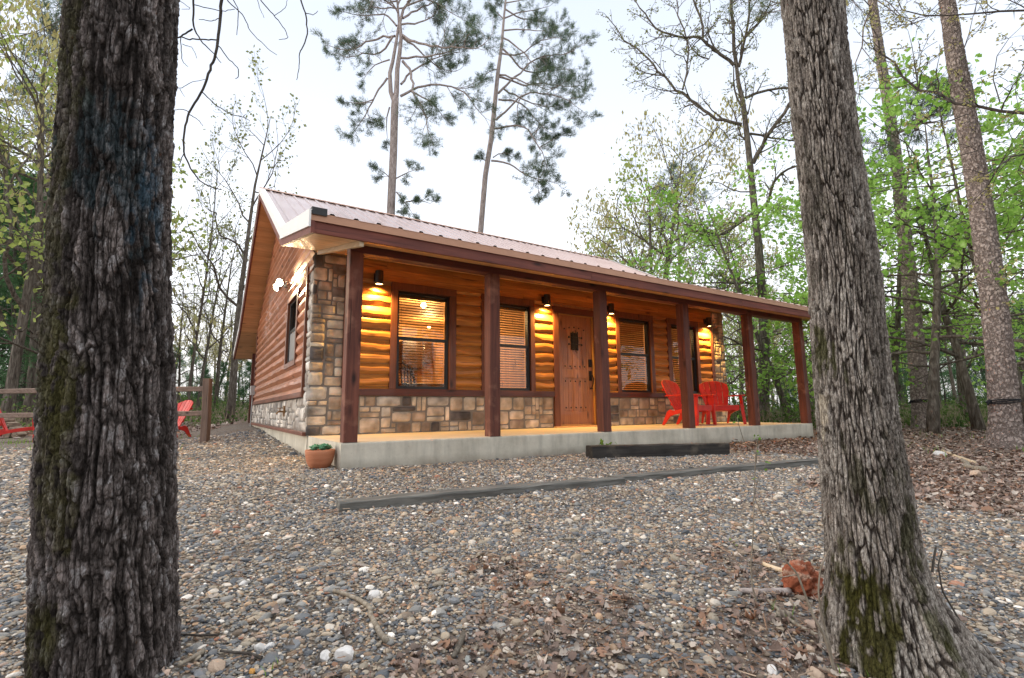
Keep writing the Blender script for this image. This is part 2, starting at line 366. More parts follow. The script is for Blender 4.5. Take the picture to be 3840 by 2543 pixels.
def axis(a, b, c, d, n1, n2, n3):
    t = np.linspace(0, 1, n1+1)[:-1]; l = b-(b-a)*(1-t)**2.6
    t = np.linspace(0, 1, n3+1)[1:]; r = c+(d-c)*t**2.6
    return np.concatenate([l, np.linspace(b, c, n2), r])
def m_ground():
    t = NT('gravel_and_leaf_ground'); v = t.coord(); lw = t.attr('rnd')
    def st(sc_):
        vo = t.n('ShaderNodeTexVoronoi'); vo.inputs['Scale'].default_value = sc_; t.l(v, vo.inputs['Vector'])
        c = t.n('ShaderNodeSeparateColor'); t.l(vo.outputs['Color'], c.inputs[0])
        col = t.ramp(c.outputs[0], [(.0, (.10, .11, .125)), (.3, (.20, .185, .165)), (.55, (.30, .25, .195)), (.75, (.23, .165, .12)), (.88, (.42, .385, .34)), (1., (.6, .57, .52))], 'CONSTANT')
        return col, vo.outputs['Distance']
    c1, d1 = st(34.)
    gap = t.ramp(d1, [(.25, (1, 1, 1)), (.55, (0, 0, 0))])
    g = t.mix(gap, (.15, .12, .095), c1)
    soil = t.ramp(t.noise(2.5, 6, v, .65), [(.3, (.13, .09, .062)), (.55, (.21, .155, .11)), (.75, (.30, .235, .175))])
    g = t.mix(t.ramp(t.noise(1.1, 5, v), [(.52, (0, 0, 0)), (.7, (.6, .6, .6))]), g, soil)
    vs = t.coord((26, 26, 26)); n = t.noise(1.3, 5, vs, .7, 1.2)
    leaf = t.ramp(n, [(.3, (.06, .043, .034)), (.48, (.16, .11, .085)), (.6, (.27, .20, .155)), (.75, (.40, .33, .27))])
    grn = t.ramp(t.noise(.35, 4, v), [(.5, (0, 0, 0)), (.68, (.75, .75, .75))])
    far = t.n('ShaderNodeSeparateXYZ'); t.l(v, far.inputs[0])
    fm = t.math('MAXIMUM', t.math('MULTIPLY', t.math('SUBTRACT', far.outputs[1], 11), .12, True), t.math('MULTIPLY', t.math('SUBTRACT', far.outputs[0], 12), .12, True))
    leaf = t.mix(t.math('MULTIPLY', grn, fm, True), leaf, t.ramp(n, [(.3, (.05, .07, .025)), (.7, (.19, .22, .09))]))
    col = t.mix(lw, g, leaf)
    h = t.math('ADD', t.math('MULTIPLY', d1, -.6), t.math('MULTIPLY', n, .8))
    return t.bsdf(col, .92, 0, t.bump(h, .7, .015), .2)
ax = axis(-90, -4, 9, 110, 60, 260, 60); ay = axis(-60, -8, 3, 150, 40, 230, 90)
X, Y = np.meshgrid(ax, ay, indexing='ij')
g = MB(); g.grid(np.stack([X, Y, gz(X, Y)], -1), litw(X, Y))
ground = g.build('ground', m_ground(), smooth=True, kind='structure'); ground['label'] = 'gravel yard running into leaf litter under the trees'
# ---------------------------------------------------------------- loose stones (stuff)
def ico(sub):
    p = (1+5**.5)/2
    v = [(-1, p, 0), (1, p, 0), (-1, -p, 0), (1, -p, 0), (0, -1, p), (0, 1, p), (0, -1, -p), (0, 1, -p), (p, 0, -1), (p, 0, 1), (-p, 0, -1), (-p, 0, 1)]
    f = [(0, 11, 5), (0, 5, 1), (0, 1, 7), (0, 7, 10), (0, 10, 11), (1, 5, 9), (5, 11, 4), (11, 10, 2), (10, 7, 6), (7, 1, 8), (3, 9, 4), (3, 4, 2), (3, 2, 6), (3, 6, 8), (3, 8, 9), (4, 9, 5), (2, 4, 11), (6, 2, 10), (8, 6, 7), (9, 8, 1)]
    v = [np.array(q)/np.linalg.norm(q) for q in v]
    for _ in range(sub):
        c = {}; nf = []
        def mid(a, b):
            k = (min(a, b), max(a, b))
            if k not in c: m = v[a]+v[b]; v.append(m/np.linalg.norm(m)); c[k] = len(v)-1
            return c[k]
        for a, b, d in f:
            x, y, z = mid(a, b), mid(b, d), mid(d, a); nf += [(a, x, z), (b, y, x), (d, z, y), (x, y, z)]
        f = nf
    return np.array(v), np.array(f)
def rocky(sub, amp, seed, cuts=5):
    r = np.random.RandomState(seed); v, f = ico(sub); v = v.copy()
    for _ in range(cuts):
        n = r.randn(3); n /= np.linalg.norm(n); d = .62+.3*r.rand(); k = v@n; v = v-np.clip(k-d, 0, 9)[:, None]*n*.85
    return v*(1+amp*r.randn(len(v), 1)), f
PAL = np.array([(.085, .095, .11), (.145, .155, .17), (.215, .215, .21), (.29, .255, .205), (.37, .31, .24), (.25, .175, .12), (.20, .16, .125), (.42, .29, .19), (.30, .15, .10), (.50, .46, .41), (.74, .71, .67), (.42, .32, .265)])
PW = np.array([.15, .17, .16, .14, .10, .06, .09, .03, .01, .05, .02, .02]); PW /= PW.sum()
def scatter(mb, n, d0, d1, size, sub, seed, spread=.93, lim=None):
    r = np.random.RandomState(seed); a = YAW+(r.rand(n)-.5)*2*spread; d = np.sqrt(d0**2+(d1**2-d0**2)*r.rand(n))
    x = CAM[0]+d*np.sin(a); y = CAM[1]+d*np.cos(a)
    keep = (litw(x, y) < r.rand(n)*1.05) & ~((x > -.02) & (x < 9.25) & (y > -1.9)) & ~((x > -.0) & (y > 0) & (x < 9)) & (fbm(x*1.4, y*1.4, 77, 3)+.35*r.rand(n) > .36)
    x = x[keep]; y = y[keep]; n = len(x)
    s = size*np.exp(r.randn(n)*.33)*(1+1.2*(r.rand(n) < .035)); big = np.clip(s*(1+1.*(r.rand(n) < .02)), 0, size*4)
    protos = [rocky(sub, .045, seed*10+k, 8) for k in range(10)]; pk = r.randint(0, 10, n)
    col = PAL[r.choice(len(PAL), n, p=PW)]*(.80+.5*r.rand(n, 1))*np.array((1.13, 1.08, 1.02))
    sc3 = np.stack([big*(.8+.5*r.rand(n)), big*(.65+.3*r.rand(n)), big*(.38+.3*r.rand(n))], -1)
    az = r.rand(n)*2*pi; tl = r.randn(n)*.3
    z = gz(x, y)+big*.12+.004*r.rand(n)
    for k in range(10):
        m = pk == k; pv, pf = protos[k]
        V = pv[None]*sc3[m][:, None]; c, s_ = np.cos(tl[m])[:, None], np.sin(tl[m])[:, None]
        V = np.stack([V[..., 0], V[..., 1]*c-V[..., 2]*s_, V[..., 1]*s_+V[..., 2]*c], -1)
        c, s_ = np.cos(az[m])[:, None], np.sin(az[m])[:, None]
        V = np.stack([V[..., 0]*c-V[..., 1]*s_, V[..., 0]*s_+V[..., 1]*c, V[..., 2]], -1)+np.stack([x[m], y[m], z[m]], -1)[:, None]
        nn = m.sum(); F = (pf[None]+(np.arange(nn)*len(pv))[:, None, None]).reshape(-1, 3)
        mb.add(V.reshape(-1, 3), F, 0, np.repeat(col[m], len(pv), 0))
mb = MB()
scatter(mb, 34000, .9, 2.6, .0068, 1, 1); scatter(mb, 60000, .9, 3.4, .0038, 0, 5)
scatter(mb, 56000, 2.6, 4.6, .0074, 1, 2); scatter(mb, 120000, 4.6, 7.5, .0088, 0, 3)
scatter(mb, 70000, 7.5, 13, .0145, 0, 4)
o = mb.build('loose_gravel', M['pebble'], smooth=False, kind='stuff', usecol=True); tag(o, 'mixed grey and tan river pebbles spread over the yard', 'gravel', kind='stuff')
# dead leaves
def leaves(mb, x, y, size, r, lobed=True, lift=.006, flat=.5):
    n = len(x); z = gz(x, y)+lift+.012*r.rand(n)
    if lobed:
        t = np.linspace(0, 1, 8); w = np.array([.04, .22, .13, .34, .2, .36, .24, .03])
        P = np.stack([np.stack([-w, t-.5, 0*t], -1), np.stack([0*t, t-.5, 0*t], -1), np.stack([w, t-.52, 0*t], -1)], 1).reshape(-1, 3)
        i = np.arange(24).reshape(8, 3); F = np.concatenate([np.stack([i[:-1, k], i[1:, k], i[1:, k+1], i[:-1, k+1]], -1) for k in (0, 1)])
    else:
        P = np.array([(-.3, -.4, 0), (0, -.5, 0), (.3, -.35, 0), (-.28, .35, 0), (0, .5, 0), (.3, .4, 0)]); F = np.array([(0, 1, 4, 3), (1, 2, 5, 4)])
    V = np.repeat(P[None], n, 0)*size[:, None, None]
    k1 = r.randn(n)[:, None]*2.2/size[:, None]; k2 = r.randn(n)[:, None]*1./size[:, None]
    V[..., 2] += k1*V[..., 0]**2+k2*V[..., 1]**2
    for A, B, ang in ((1, 2, r.randn(n)*flat*.7), (0, 2, r.randn(n)*flat*.7), (0, 1, r.rand(n)*2*pi)):
        c, s_ = np.cos(ang)[:, None], np.sin(ang)[:, None]; a = V[..., A]*c-V[..., B]*s_; b = V[..., A]*s_+V[..., B]*c; V[..., A] = a; V[..., B] = b
    V[..., 2] = np.maximum(V[..., 2], -.008); V += np.stack([x, y, z], -1)[:, None]
    LP = np.array([(.24, .165, .13), (.30, .215, .175), (.19, .13, .105), (.36, .27, .22), (.27, .15, .095), (.44, .37, .31), (.15, .11, .09)])
    c = LP[r.randint(0, len(LP), n)]*(.8+.45*r.rand(n, 1))
    F = (F[None]+(np.arange(n)*len(P))[:, None, None]).reshape(-1, 4); mb.add(V.reshape(-1, 3), F, 0, np.repeat(c, len(P), 0))
r = np.random.RandomState(11); lm = MB()
def lscat(n, x0, x1, y0, y1, size, lobed, p=1.):
    x = x0+(x1-x0)*r.rand(n); y = y0+(y1-y0)*r.rand(n)
    k = (litw(x, y) > .25+.6*r.rand(n)) | (r.rand(n) < .012*p); k &= ~((x > -.3) & (x < 9.3) & (y > -1.9))
    x = x[k]; y = y[k]; leaves(lm, x, y, size*(.6+.7*r.rand(len(x))), r, lobed)
lscat(6500, -1.4, 2.2, -7., -4.6, .040, True, 1.5); lscat(16000, -1.6, 3., -7, -3, .017, False, 16); lscat(9000, -6, 8., -3, 9, .022, False, 20); lscat(16000, 2, 8, -6.5, -2, .042, True)
lscat(52000, 3, 18, -9, 6, .055, False); lscat(16000, -12, 4, 8, 24, .12, False)
lscat(2500, -3, 3, -5.5, -2, .06, True, 1.)
# thin straw and twig bits lying in the duff
tw = MB(); n = 9000; x = -1.6+5*r.rand(n); y = -7+3.6*r.rand(n); k = (litw(x, y) > .2+.7*r.rand(n)) | (r.rand(n) < .10); x, y = x[k], y[k]; n = len(x); a = r.rand(n)*6.28; L_ = (.012+.045*r.rand(n)**2.5)
dx, dy = np.cos(a)*L_, np.sin(a)*L_; w_ = .0011+.0016*r.rand(n)**3
P0 = np.stack([x-dx, y-dy, gz(x-dx, y-dy)+.010+.014*r.rand(n)], -1); P1 = np.stack([x+dx, y+dy, gz(x+dx, y+dy)+.010+.014*r.rand(n)], -1); sd = np.stack([-np.sin(a)*w_, np.cos(a)*w_, 0*a], -1); up_ = np.stack([0*a, 0*a, w_*1.6], -1)
V = np.stack([P0-sd, P0+up_, P0+sd, P1-sd, P1+up_, P1+sd], 1).reshape(-1, 3); F = (np.array([(0, 1, 4, 3), (1, 2, 5, 4), (0, 3, 5, 2)])[None]+(np.arange(n)*6)[:, None, None]).reshape(-1, 4)
tc_ = np.array([(.26, .14, .08), (.32, .20, .13), (.16, .10, .07), (.40, .30, .22)])[r.randint(0, 4, n)]; tw.add(V, F, 0, np.repeat(tc_, 6, 0)); o = tw.build('twig_litter', M['litter'], usecol=True); tag(o, 'pine straw and twig bits scattered over the leaves', 'twigs', kind='stuff')
o = lm.build('leaf_litter', M['litter'], smooth=True, usecol=True); tag(o, 'curled brown oak leaves lying in drifts on the ground', 'dead leaves', kind='stuff')
# bark chips drifts behind porch corner
# ---------------------------------------------------------------- big bark trees in front
def trunk_profile(rows, hd):
    """rows: (v, left u, right u) in the 2368 px view -> centre points and radii of an upright trunk hd metres away"""
    s = 3840/2368; c = []; rr = []
    ray = lambda u, v: FW+R2*(u*s-1920)/FPX-U2*(v*s-1271.5)/FPX
    for v, a, b in rows:
        A, B = ray(a, v), ray(b, v); ba = math.atan2(A[0], A[1]); bb = math.atan2(B[0], B[1]); m = (ba+bb)/2; dl = (bb-ba)/2
        D = hd; el = (A[2]/math.hypot(A[0], A[1])+B[2]/math.hypot(B[0], B[1]))/2
        c.append(np.array((CAM[0]+D*math.sin(m), CAM[1]+D*math.cos(m), CAM[2]+D*math.cos(dl)*el))); rr.append(D*math.sin(dl))
    return np.array(c), np.array(rr)
def bark_tree(name, rows, hd, ext_top, ext_bot, seed, style, nt=560, ns=1150, flare=None):
    c, rr = trunk_profile(rows, hd); k = np.argsort(c[:, 2]); c = c[k]; rr = rr[k]
    zt = ext_top; d = (c[-1]-c[-3])/(c[-1][2]-c[-3][2]); c = np.vstack([c, c[-1]+d*(zt-c[-1][2])]); rr = np.append(rr, rr[-1]*.8)
    if ext_bot < c[0][2]: c = np.vstack([c[0]+(c[0]-c[1])/(c[0][2]-c[1][2])*(ext_bot-c[0][2]), c]); rr = np.insert(rr, 0, rr[0]*1.05)
    z = np.concatenate([np.linspace(c[0][2], 2.6, ns), np.linspace(2.62, zt, 90)])
    cx = np.interp(z, c[:, 2], c[:, 0]); cy = np.interp(z, c[:, 2], c[:, 1]); R0 = np.interp(z, c[:, 2], rr)
    ker = np.ones(61)/61; pad = lambda q: np.convolve(np.pad(q, 30, mode='edge'), ker, 'valid')
    cx, cy, R0 = pad(cx), pad(cy), pad(R0)
    th = np.arange(nt+1)*2*pi/nt; T, Z = np.meshgrid(th, z); Rm = .23
    U = T/(2*pi)
    wr = fbm(U*6, Z*2.2, seed, 3, 6)-.5; w2 = fbm(U*20, Z*7, seed+3, 3, 20)-.5
    rid = lambda q: 1-np.abs(2*q-1)
    if style == 'plates':
        n1 = 62; big = fbm(U*9, Z*1.3, seed+40, 3, 9)-.5; ww = big*.035+wr*.02+w2*.014
        f1, f2, idv = worley((U+ww)*n1, Z*7.5+idn(U+ww, n1, seed)*2+w2*1.2, seed, n1)
        jag = (fbm(U*120, Z*44, seed+50, 3, 120)-.5); e = sm(.05, .26, f2-f1+jag*.30)
        n2 = 120; g1, g2, id2 = worley((U+ww*.9+w2*.006)*n2, Z*26+w2*2+idn(U+ww, n2, seed+4)*2, seed+7, n2); e2 = sm(.02, .16, g2-g1+jag*.15)
        fl = fbm(U*130, Z*52, seed+1, 4, 130); flake = np.floor(fl*7)/7
        H = e*.0085*(.6+.8*idv)+e2*.0028*(.4+id2)+flake*.0035+(fl-.5)*.002; e = e*(.5+.5*e2)
    else:
        big = fbm(U*7, Z*1.9, seed+40, 3, 7)-.5; ww = big*.045+wr*.03+w2*.018
        A = rid(fbm((U+ww)*44, Z*3.1+w2*1.4, seed+60, 2, 44)); A = sm(.45, .92, A)
        n1 = 60; f1, f2, idv = worley((U+ww)*n1, Z*10+w2*2+idn(U+ww, n1, seed)*2, seed, n1); jag = fbm(U*110, Z*46, seed+50, 3, 110)-.5
        W1 = sm(.03, .30, f2-f1+jag*.34); n2 = 130; g1, g2, id2 = worley((U+ww*.9+w2*.008)*n2, Z*34+w2*3, seed+7, n2); e2 = sm(.02, .25, g2-g1+jag*.2)
        fl = fbm(U*120, Z*50, seed+1, 4, 120); flake = np.floor(fl*6)/6
        H = A*.011+W1*.008*(.45+.9*idv)+e2*.003*(.3+id2)+flake*.006+(fl-.5)*.003; e = np.clip((.25+.75*A)*(.25+.75*W1)*(.5+.5*e2)*(.6+.6*idv), 0, 1.1)
    Rr = R0[:, None]-.012+H
    if flare is not None: Rr = Rr+flare(T, Z)
    Xx = cx[:, None]+Rr*np.cos(T); Yy = cy[:, None]+Rr*np.sin(T)
    n = fbm(U*22, Z*9, seed+21, 4, 22); n3 = fbm(U*7, Z*2.2, seed+31, 3, 7); n4 = fbm(U*60, Z*30, seed+33, 3, 60)
    if style == 'plates':
        lo = np.array((.062, .050, .042)); hi = np.array((.42, .375, .33)); col = lo+(hi-lo)*np.clip(e*(.62+.9*(n-.5)+.9*(n4-.5)+.25*idv), 0, 1.3)[..., None]
        pale = sm(.56, .7, n)*sm(.3, .8, e); col = col*(1-.45*pale[..., None])+np.array((.43, .41, .37))*.45*pale[..., None]
        ang = np.cos(T-(math.atan2(CAM[1]-cy.mean(), CAM[0]-cx.mean())+.45)) 
    else:
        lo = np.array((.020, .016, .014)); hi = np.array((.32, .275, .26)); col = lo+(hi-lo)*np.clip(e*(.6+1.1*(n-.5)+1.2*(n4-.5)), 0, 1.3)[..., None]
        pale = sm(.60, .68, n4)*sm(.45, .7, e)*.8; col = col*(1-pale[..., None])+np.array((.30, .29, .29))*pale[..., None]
    return dict(T=T, Z=Z, X=Xx, Y=Yy, col=col, e=e, n=n, n3=n3, n4=n4, cx=cx, cy=cy, R0=R0, c=c, rr=rr)
def idn(U, n, s): return _h(np.floor(U*n).astype(np.int64) % n, np.zeros(U.shape, np.int64), s+2)*.6
def mixc(d, w, c):
    w = (np.clip(w, 0, 1)*sm(.36, .54, d['n4']+.16*np.clip(w, 0, 1)))[..., None]; d['col'] = d['col']*(1-w)+np.array(c)*(.5+1.*d['n4'][..., None])*w
def finish(d, root, mat):
    m = MB(); m.grid(np.stack([d['X'], d['Y'], d['Z']], -1), 0., d['col']); return m.build('trunk', mat, root, smooth=True, usecol=True)
def cyl(d, ang0, z0, aw, zw, ns=.35):
    da = (d['T']-ang0+pi) % (2*pi)-pi; q = np.hypot(da/aw, (d['Z']-z0)/zw)
    return sm(1.15, .55, q+(d['n']-.5)*1.6*ns/.35)
rowsL = [(0, 150, 408), (150, 143, 403), (300, 134, 396), (450, 121, 388), (650, 107, 390), (800, 100, 394), (1000, 90, 399), (1150, 84, 401), (1300, 80, 400), (1568, 72, 404)]
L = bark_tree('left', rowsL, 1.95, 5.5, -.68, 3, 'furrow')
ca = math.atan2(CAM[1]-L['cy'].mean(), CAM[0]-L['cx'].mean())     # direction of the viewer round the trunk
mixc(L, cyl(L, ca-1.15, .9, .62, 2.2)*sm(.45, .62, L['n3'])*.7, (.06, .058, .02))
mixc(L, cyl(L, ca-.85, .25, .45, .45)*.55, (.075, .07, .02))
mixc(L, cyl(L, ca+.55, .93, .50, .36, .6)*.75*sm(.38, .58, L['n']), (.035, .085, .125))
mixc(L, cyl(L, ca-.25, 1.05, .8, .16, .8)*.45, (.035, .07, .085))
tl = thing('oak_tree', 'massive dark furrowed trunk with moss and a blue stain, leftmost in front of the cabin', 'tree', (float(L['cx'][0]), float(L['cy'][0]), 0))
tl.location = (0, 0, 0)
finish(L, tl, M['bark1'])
rowsR = [(0, 1806, 1952), (150, 1819, 1968), (300, 1834, 1986), (450, 1852, 2010), (650, 1868, 2040), (850, 1880, 2060), (1000, 1890, 2085), (1150, 1902, 2116), (1300, 1910, 2142), (1400, 1912, 2172), (1500, 1905, 2215)]
def flareR(T, Z):
    q = sm(.05, -.62, Z); out = 0
    a0 = math.atan2(-YAW, 1)
    right = math.atan2(RT[1], RT[0])
    for a, w, s in ((right-.15, .28, .20), (right+2.7, .35, .03), (right-1.3, .4, .10), (right+1.2, .4, .12), (right-2.2, .35, .07)):
        da = (T-a+pi) % (2*pi)-pi; out = out+s*np.exp(-(da/w)**2)
    return out*q**2.6
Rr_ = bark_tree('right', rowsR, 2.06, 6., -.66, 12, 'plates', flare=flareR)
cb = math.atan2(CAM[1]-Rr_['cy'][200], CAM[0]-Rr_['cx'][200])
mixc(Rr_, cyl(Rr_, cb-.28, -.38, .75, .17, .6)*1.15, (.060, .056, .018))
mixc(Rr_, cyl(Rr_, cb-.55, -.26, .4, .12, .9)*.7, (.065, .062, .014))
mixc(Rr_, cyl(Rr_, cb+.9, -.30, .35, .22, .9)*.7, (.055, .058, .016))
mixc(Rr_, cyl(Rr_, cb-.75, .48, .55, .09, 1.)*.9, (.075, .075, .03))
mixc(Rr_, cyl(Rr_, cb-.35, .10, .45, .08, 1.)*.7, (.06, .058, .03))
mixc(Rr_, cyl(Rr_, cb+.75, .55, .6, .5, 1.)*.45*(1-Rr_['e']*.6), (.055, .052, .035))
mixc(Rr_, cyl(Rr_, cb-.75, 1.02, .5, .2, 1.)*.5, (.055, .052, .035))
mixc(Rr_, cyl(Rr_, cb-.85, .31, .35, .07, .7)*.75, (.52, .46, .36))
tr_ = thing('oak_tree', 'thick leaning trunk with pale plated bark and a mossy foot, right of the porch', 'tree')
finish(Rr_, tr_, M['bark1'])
# ---------------------------------------------------------------- the cabin
W_, DB = 9.2, 8.55
cab = thing('log_cabin', 'small cabin of orange log siding and tan stone under a brown metal roof', 'cabin')
zk0, zk1, zr0, zr1, ym = 2.575, 2.80, 4.93, 5.146, 4.3
def sof(y):                       # underside of the roof
    y = np.asarray(y, float); y = np.minimum(y, 2*ym-y)
    return np.where(y < -.05, 2.03+(y+2.33)*(zk0-2.03)/2.28, zk0+(y+.05)*(zr0-zk0)/(ym+.05))
def top(y):
    y = np.asarray(y, float); y = np.minimum(y, 2*ym-y)
    return np.where(y < -.05, 2.215+(y+2.36)*(zk1-2.215)/2.31, zk1+(y+.05)*(zr1-zk1)/(ym+.05))
rg = np.random.RandomState(5)
def logs(mb, mp, a, b, z0, z1, H=.1705, ph=0., seed=0, amp=1., lim=None):
    k0 = int(math.floor((z0-ph)/H))
    for k in range(k0, int(math.ceil((z1-ph)/H))):
        zb = ph+k*H; lo = max(zb, z0); hi = min(zb+H, z1)
        if hi-lo < .012: continue
        A, B = a, b
        if lim is not None:
            A, B = lim((lo+hi)/2, a, b)
            if B-A < .1: continue
        s = np.arange(A, B+.04, .035); s[-1] = B; s = s[s <= B]
        n = fbm(s*2.1+seed*7.3, np.full(s.shape, k*3.7), 3, 3); n2 = vnoise(s*7+seed, np.full(s.shape, k*5.1), 9)
        e = np.clip(.30+(n-.5)*.62*amp+(n2-.5)*.16*amp, .1, .62)
        ds = (fbm(s*3, np.full(s.shape, k*1.3), 5, 2)-.5)*.010
        rel = [np.zeros_like(s), np.full(s.shape, .02), e, e+.07, np.clip(e+.32, 0, .9), np.full(s.shape, .95), np.ones_like(s)]
        off = [-.008+0*s, .006+0*s, .036+ds, .043+ds, .038+ds*.6, .012+0*s, -.004+0*s]
        Z = np.array([np.clip(zb+q*H, lo, hi) for q in rel]); O = np.array(off); S = np.broadcast_to(s, Z.shape)
        X = mp(S, O, Z); mb.grid(X if mp is not mside else X[::-1], rg.rand())
mfront = lambda s, o, z: np.stack([s, -.012-o, z], -1)
mside = lambda s, o, z: np.stack([-.012-o, s, z], -1)
lg = MB()
for i, (a, b) in enumerate([(.44, 1.085), (2.165, 2.635), (3.71, 4.128), (5.25, 5.692), (6.76, 7.203), (8.245, 8.665)]): 
    lg = MB(); logs(lg, mfront, a, b, .648, 2.27, seed=i); lg.build('log_siding', M['log'], cab, smooth=False)
hb = MB()
for k, (a, b) in enumerate([(2.272, 2.368), (2.371, 2.466), (2.469, 2.60)]):
    cuts = [.44]+sorted(.6+8*rg.rand(2))+[8.76]
    for c0, c1 in zip(cuts, cuts[1:]): hb.box(c0, c1-.002, -.034-.001*k, -.0, a, b)
hb.build('header_boards', M['log'], cab, bevel=.004)
# side walls
def lim(z, a, b):
    y = np.linspace(a, b, 400); ok = sof(y) > z-.02; return (y[ok][0], y[ok][-1]) if ok.any() else (0, 0)
ls = MB()
logs(ls, mside, .385, 1.11, .61, 2.31, seed=20, amp=.35, H=.1705); logs(ls, mside, 2.28, 8.17, .61, 2.31, seed=21, amp=.35)
logs(ls, mside, 1.11, 2.28, .61, 1.06, seed=22, amp=.35); logs(ls, mside, .0, 8.6, 2.31, 5.1, seed=23, amp=.35, ph=.0, lim=lim)
ls.build('log_siding', M['logside'], cab, smooth=False, label='red brown half log siding of the gable end')
# plain structural walls, with openings
wc = MB()
def strip(front, holes, z0, z1, L, t0, t1):
    xs = sorted({0., L}|{h[0] for h in holes}|{h[1] for h in holes})
    for a, b in zip(xs, xs[1:]):
        hs = sorted((h[2], h[3]) for h in holes if h[0] <= a+1e-6 and h[1] >= b-1e-6); zz = z0
        for p, q in hs+[(z1, z1)]:
            if p-zz > .01:
                if front: wc.box(a, b, t0, t1, zz, p, .5)
                else: wc.box(t0, t1, a, b, zz, p, .5)
            zz = q
HW = [(1.186, 2.05, .645, 2.152), (2.733, 3.62, .645, 2.152), (5.786, 6.66, .645, 2.152), (7.318, 8.146, .645, 2.152)]
strip(True, HW+[(4.25, 5.13, 0, 2.10)], -.02, 2.60, W_, -.012, .12)
strip(False, [(1.2, 2.19, 1.145, 2.22)], .0, 2.575, DB, -.011, .12)
wc.prism([(0., 2.576), (8.55, 2.576), (8.55, 2.6), (4.3, 4.9), (0., 2.6)], -.0105, .12, 0, .5)
wc.prism([(0., 0), (8.55, 0), (8.55, 2.6), (4.3, 4.9), (0., 2.6)], W_-.12, W_, 0, .5)
wc.box(.12, W_-.12, DB-.12, DB, 0, 2.6, .5)
wc.build('wall_core', M['room'], cab)
wr = MB(); logs(wr, lambda s, o, z: np.stack([W_+.005+o, s, z], -1), .4, 8.15, 0.05, 5.1, seed=31, amp=.35, lim=lim)
logs(wr, lambda s, o, z: np.stack([s, DB+.005+o, z], -1), .1, 9.1, .05, 2.6, seed=33, amp=.35); wr.build('log_siding', M['logside'], cab)
# trim boards
tz = MB(); tx = MB()
for a, b in [(1.081, 1.186), (2.05, 2.168), (2.632, 2.733), (3.62, 3.714), (5.688, 5.786), (6.66, 6.764), (7.198, 7.318), (8.146, 8.247)]: pass
for a, b in [(4.124, 4.25), (5.13, 5.253)]: tz = MB(); tz.box(a, b, -.062, -.0, .0, 2.098); tz.build('door_trim', M['trimz'], cab, bevel=.005)
for a, b in ((8.662, 8.757), (.40, .47)): tz = MB(); tz.box(a, b, -.06, .0, .65, 2.27); tz.build('corner_trim', M['trimz'], cab, bevel=.005)

tx.box(.42, 4.122, -.066, .0, .545, .647); tx.box(5.255, 8.76, -.066, .0, .545, .647); tx.box(4.124, 5.253, -.0635, .0, 2.10, 2.215)
tx.build('sill_band', M['trimx'], cab, bevel=.005)
sx = MB(); sx.box(-.065, -.0, .385, 8.17, .53, .61)
sx.box(-.075, .0, -.0, 8.5, .0, .05); sx.build('side_trim_boards', wood('side_trim', (.10, .03, .018), (.24, .08, .045), 1, .6), cab, bevel=.005)
cz_ = MB(); cz_.box(-.06, 0, .335, .386, .53, 2.50); cz_.build('corner_trim', M['trimz'], cab, bevel=.004); cz_ = MB(); cz_.box(-.06, 0, 8.17, 8.215, .53, 2.5); cz_.build('corner_trim', M['trimz'], cab, bevel=.004)
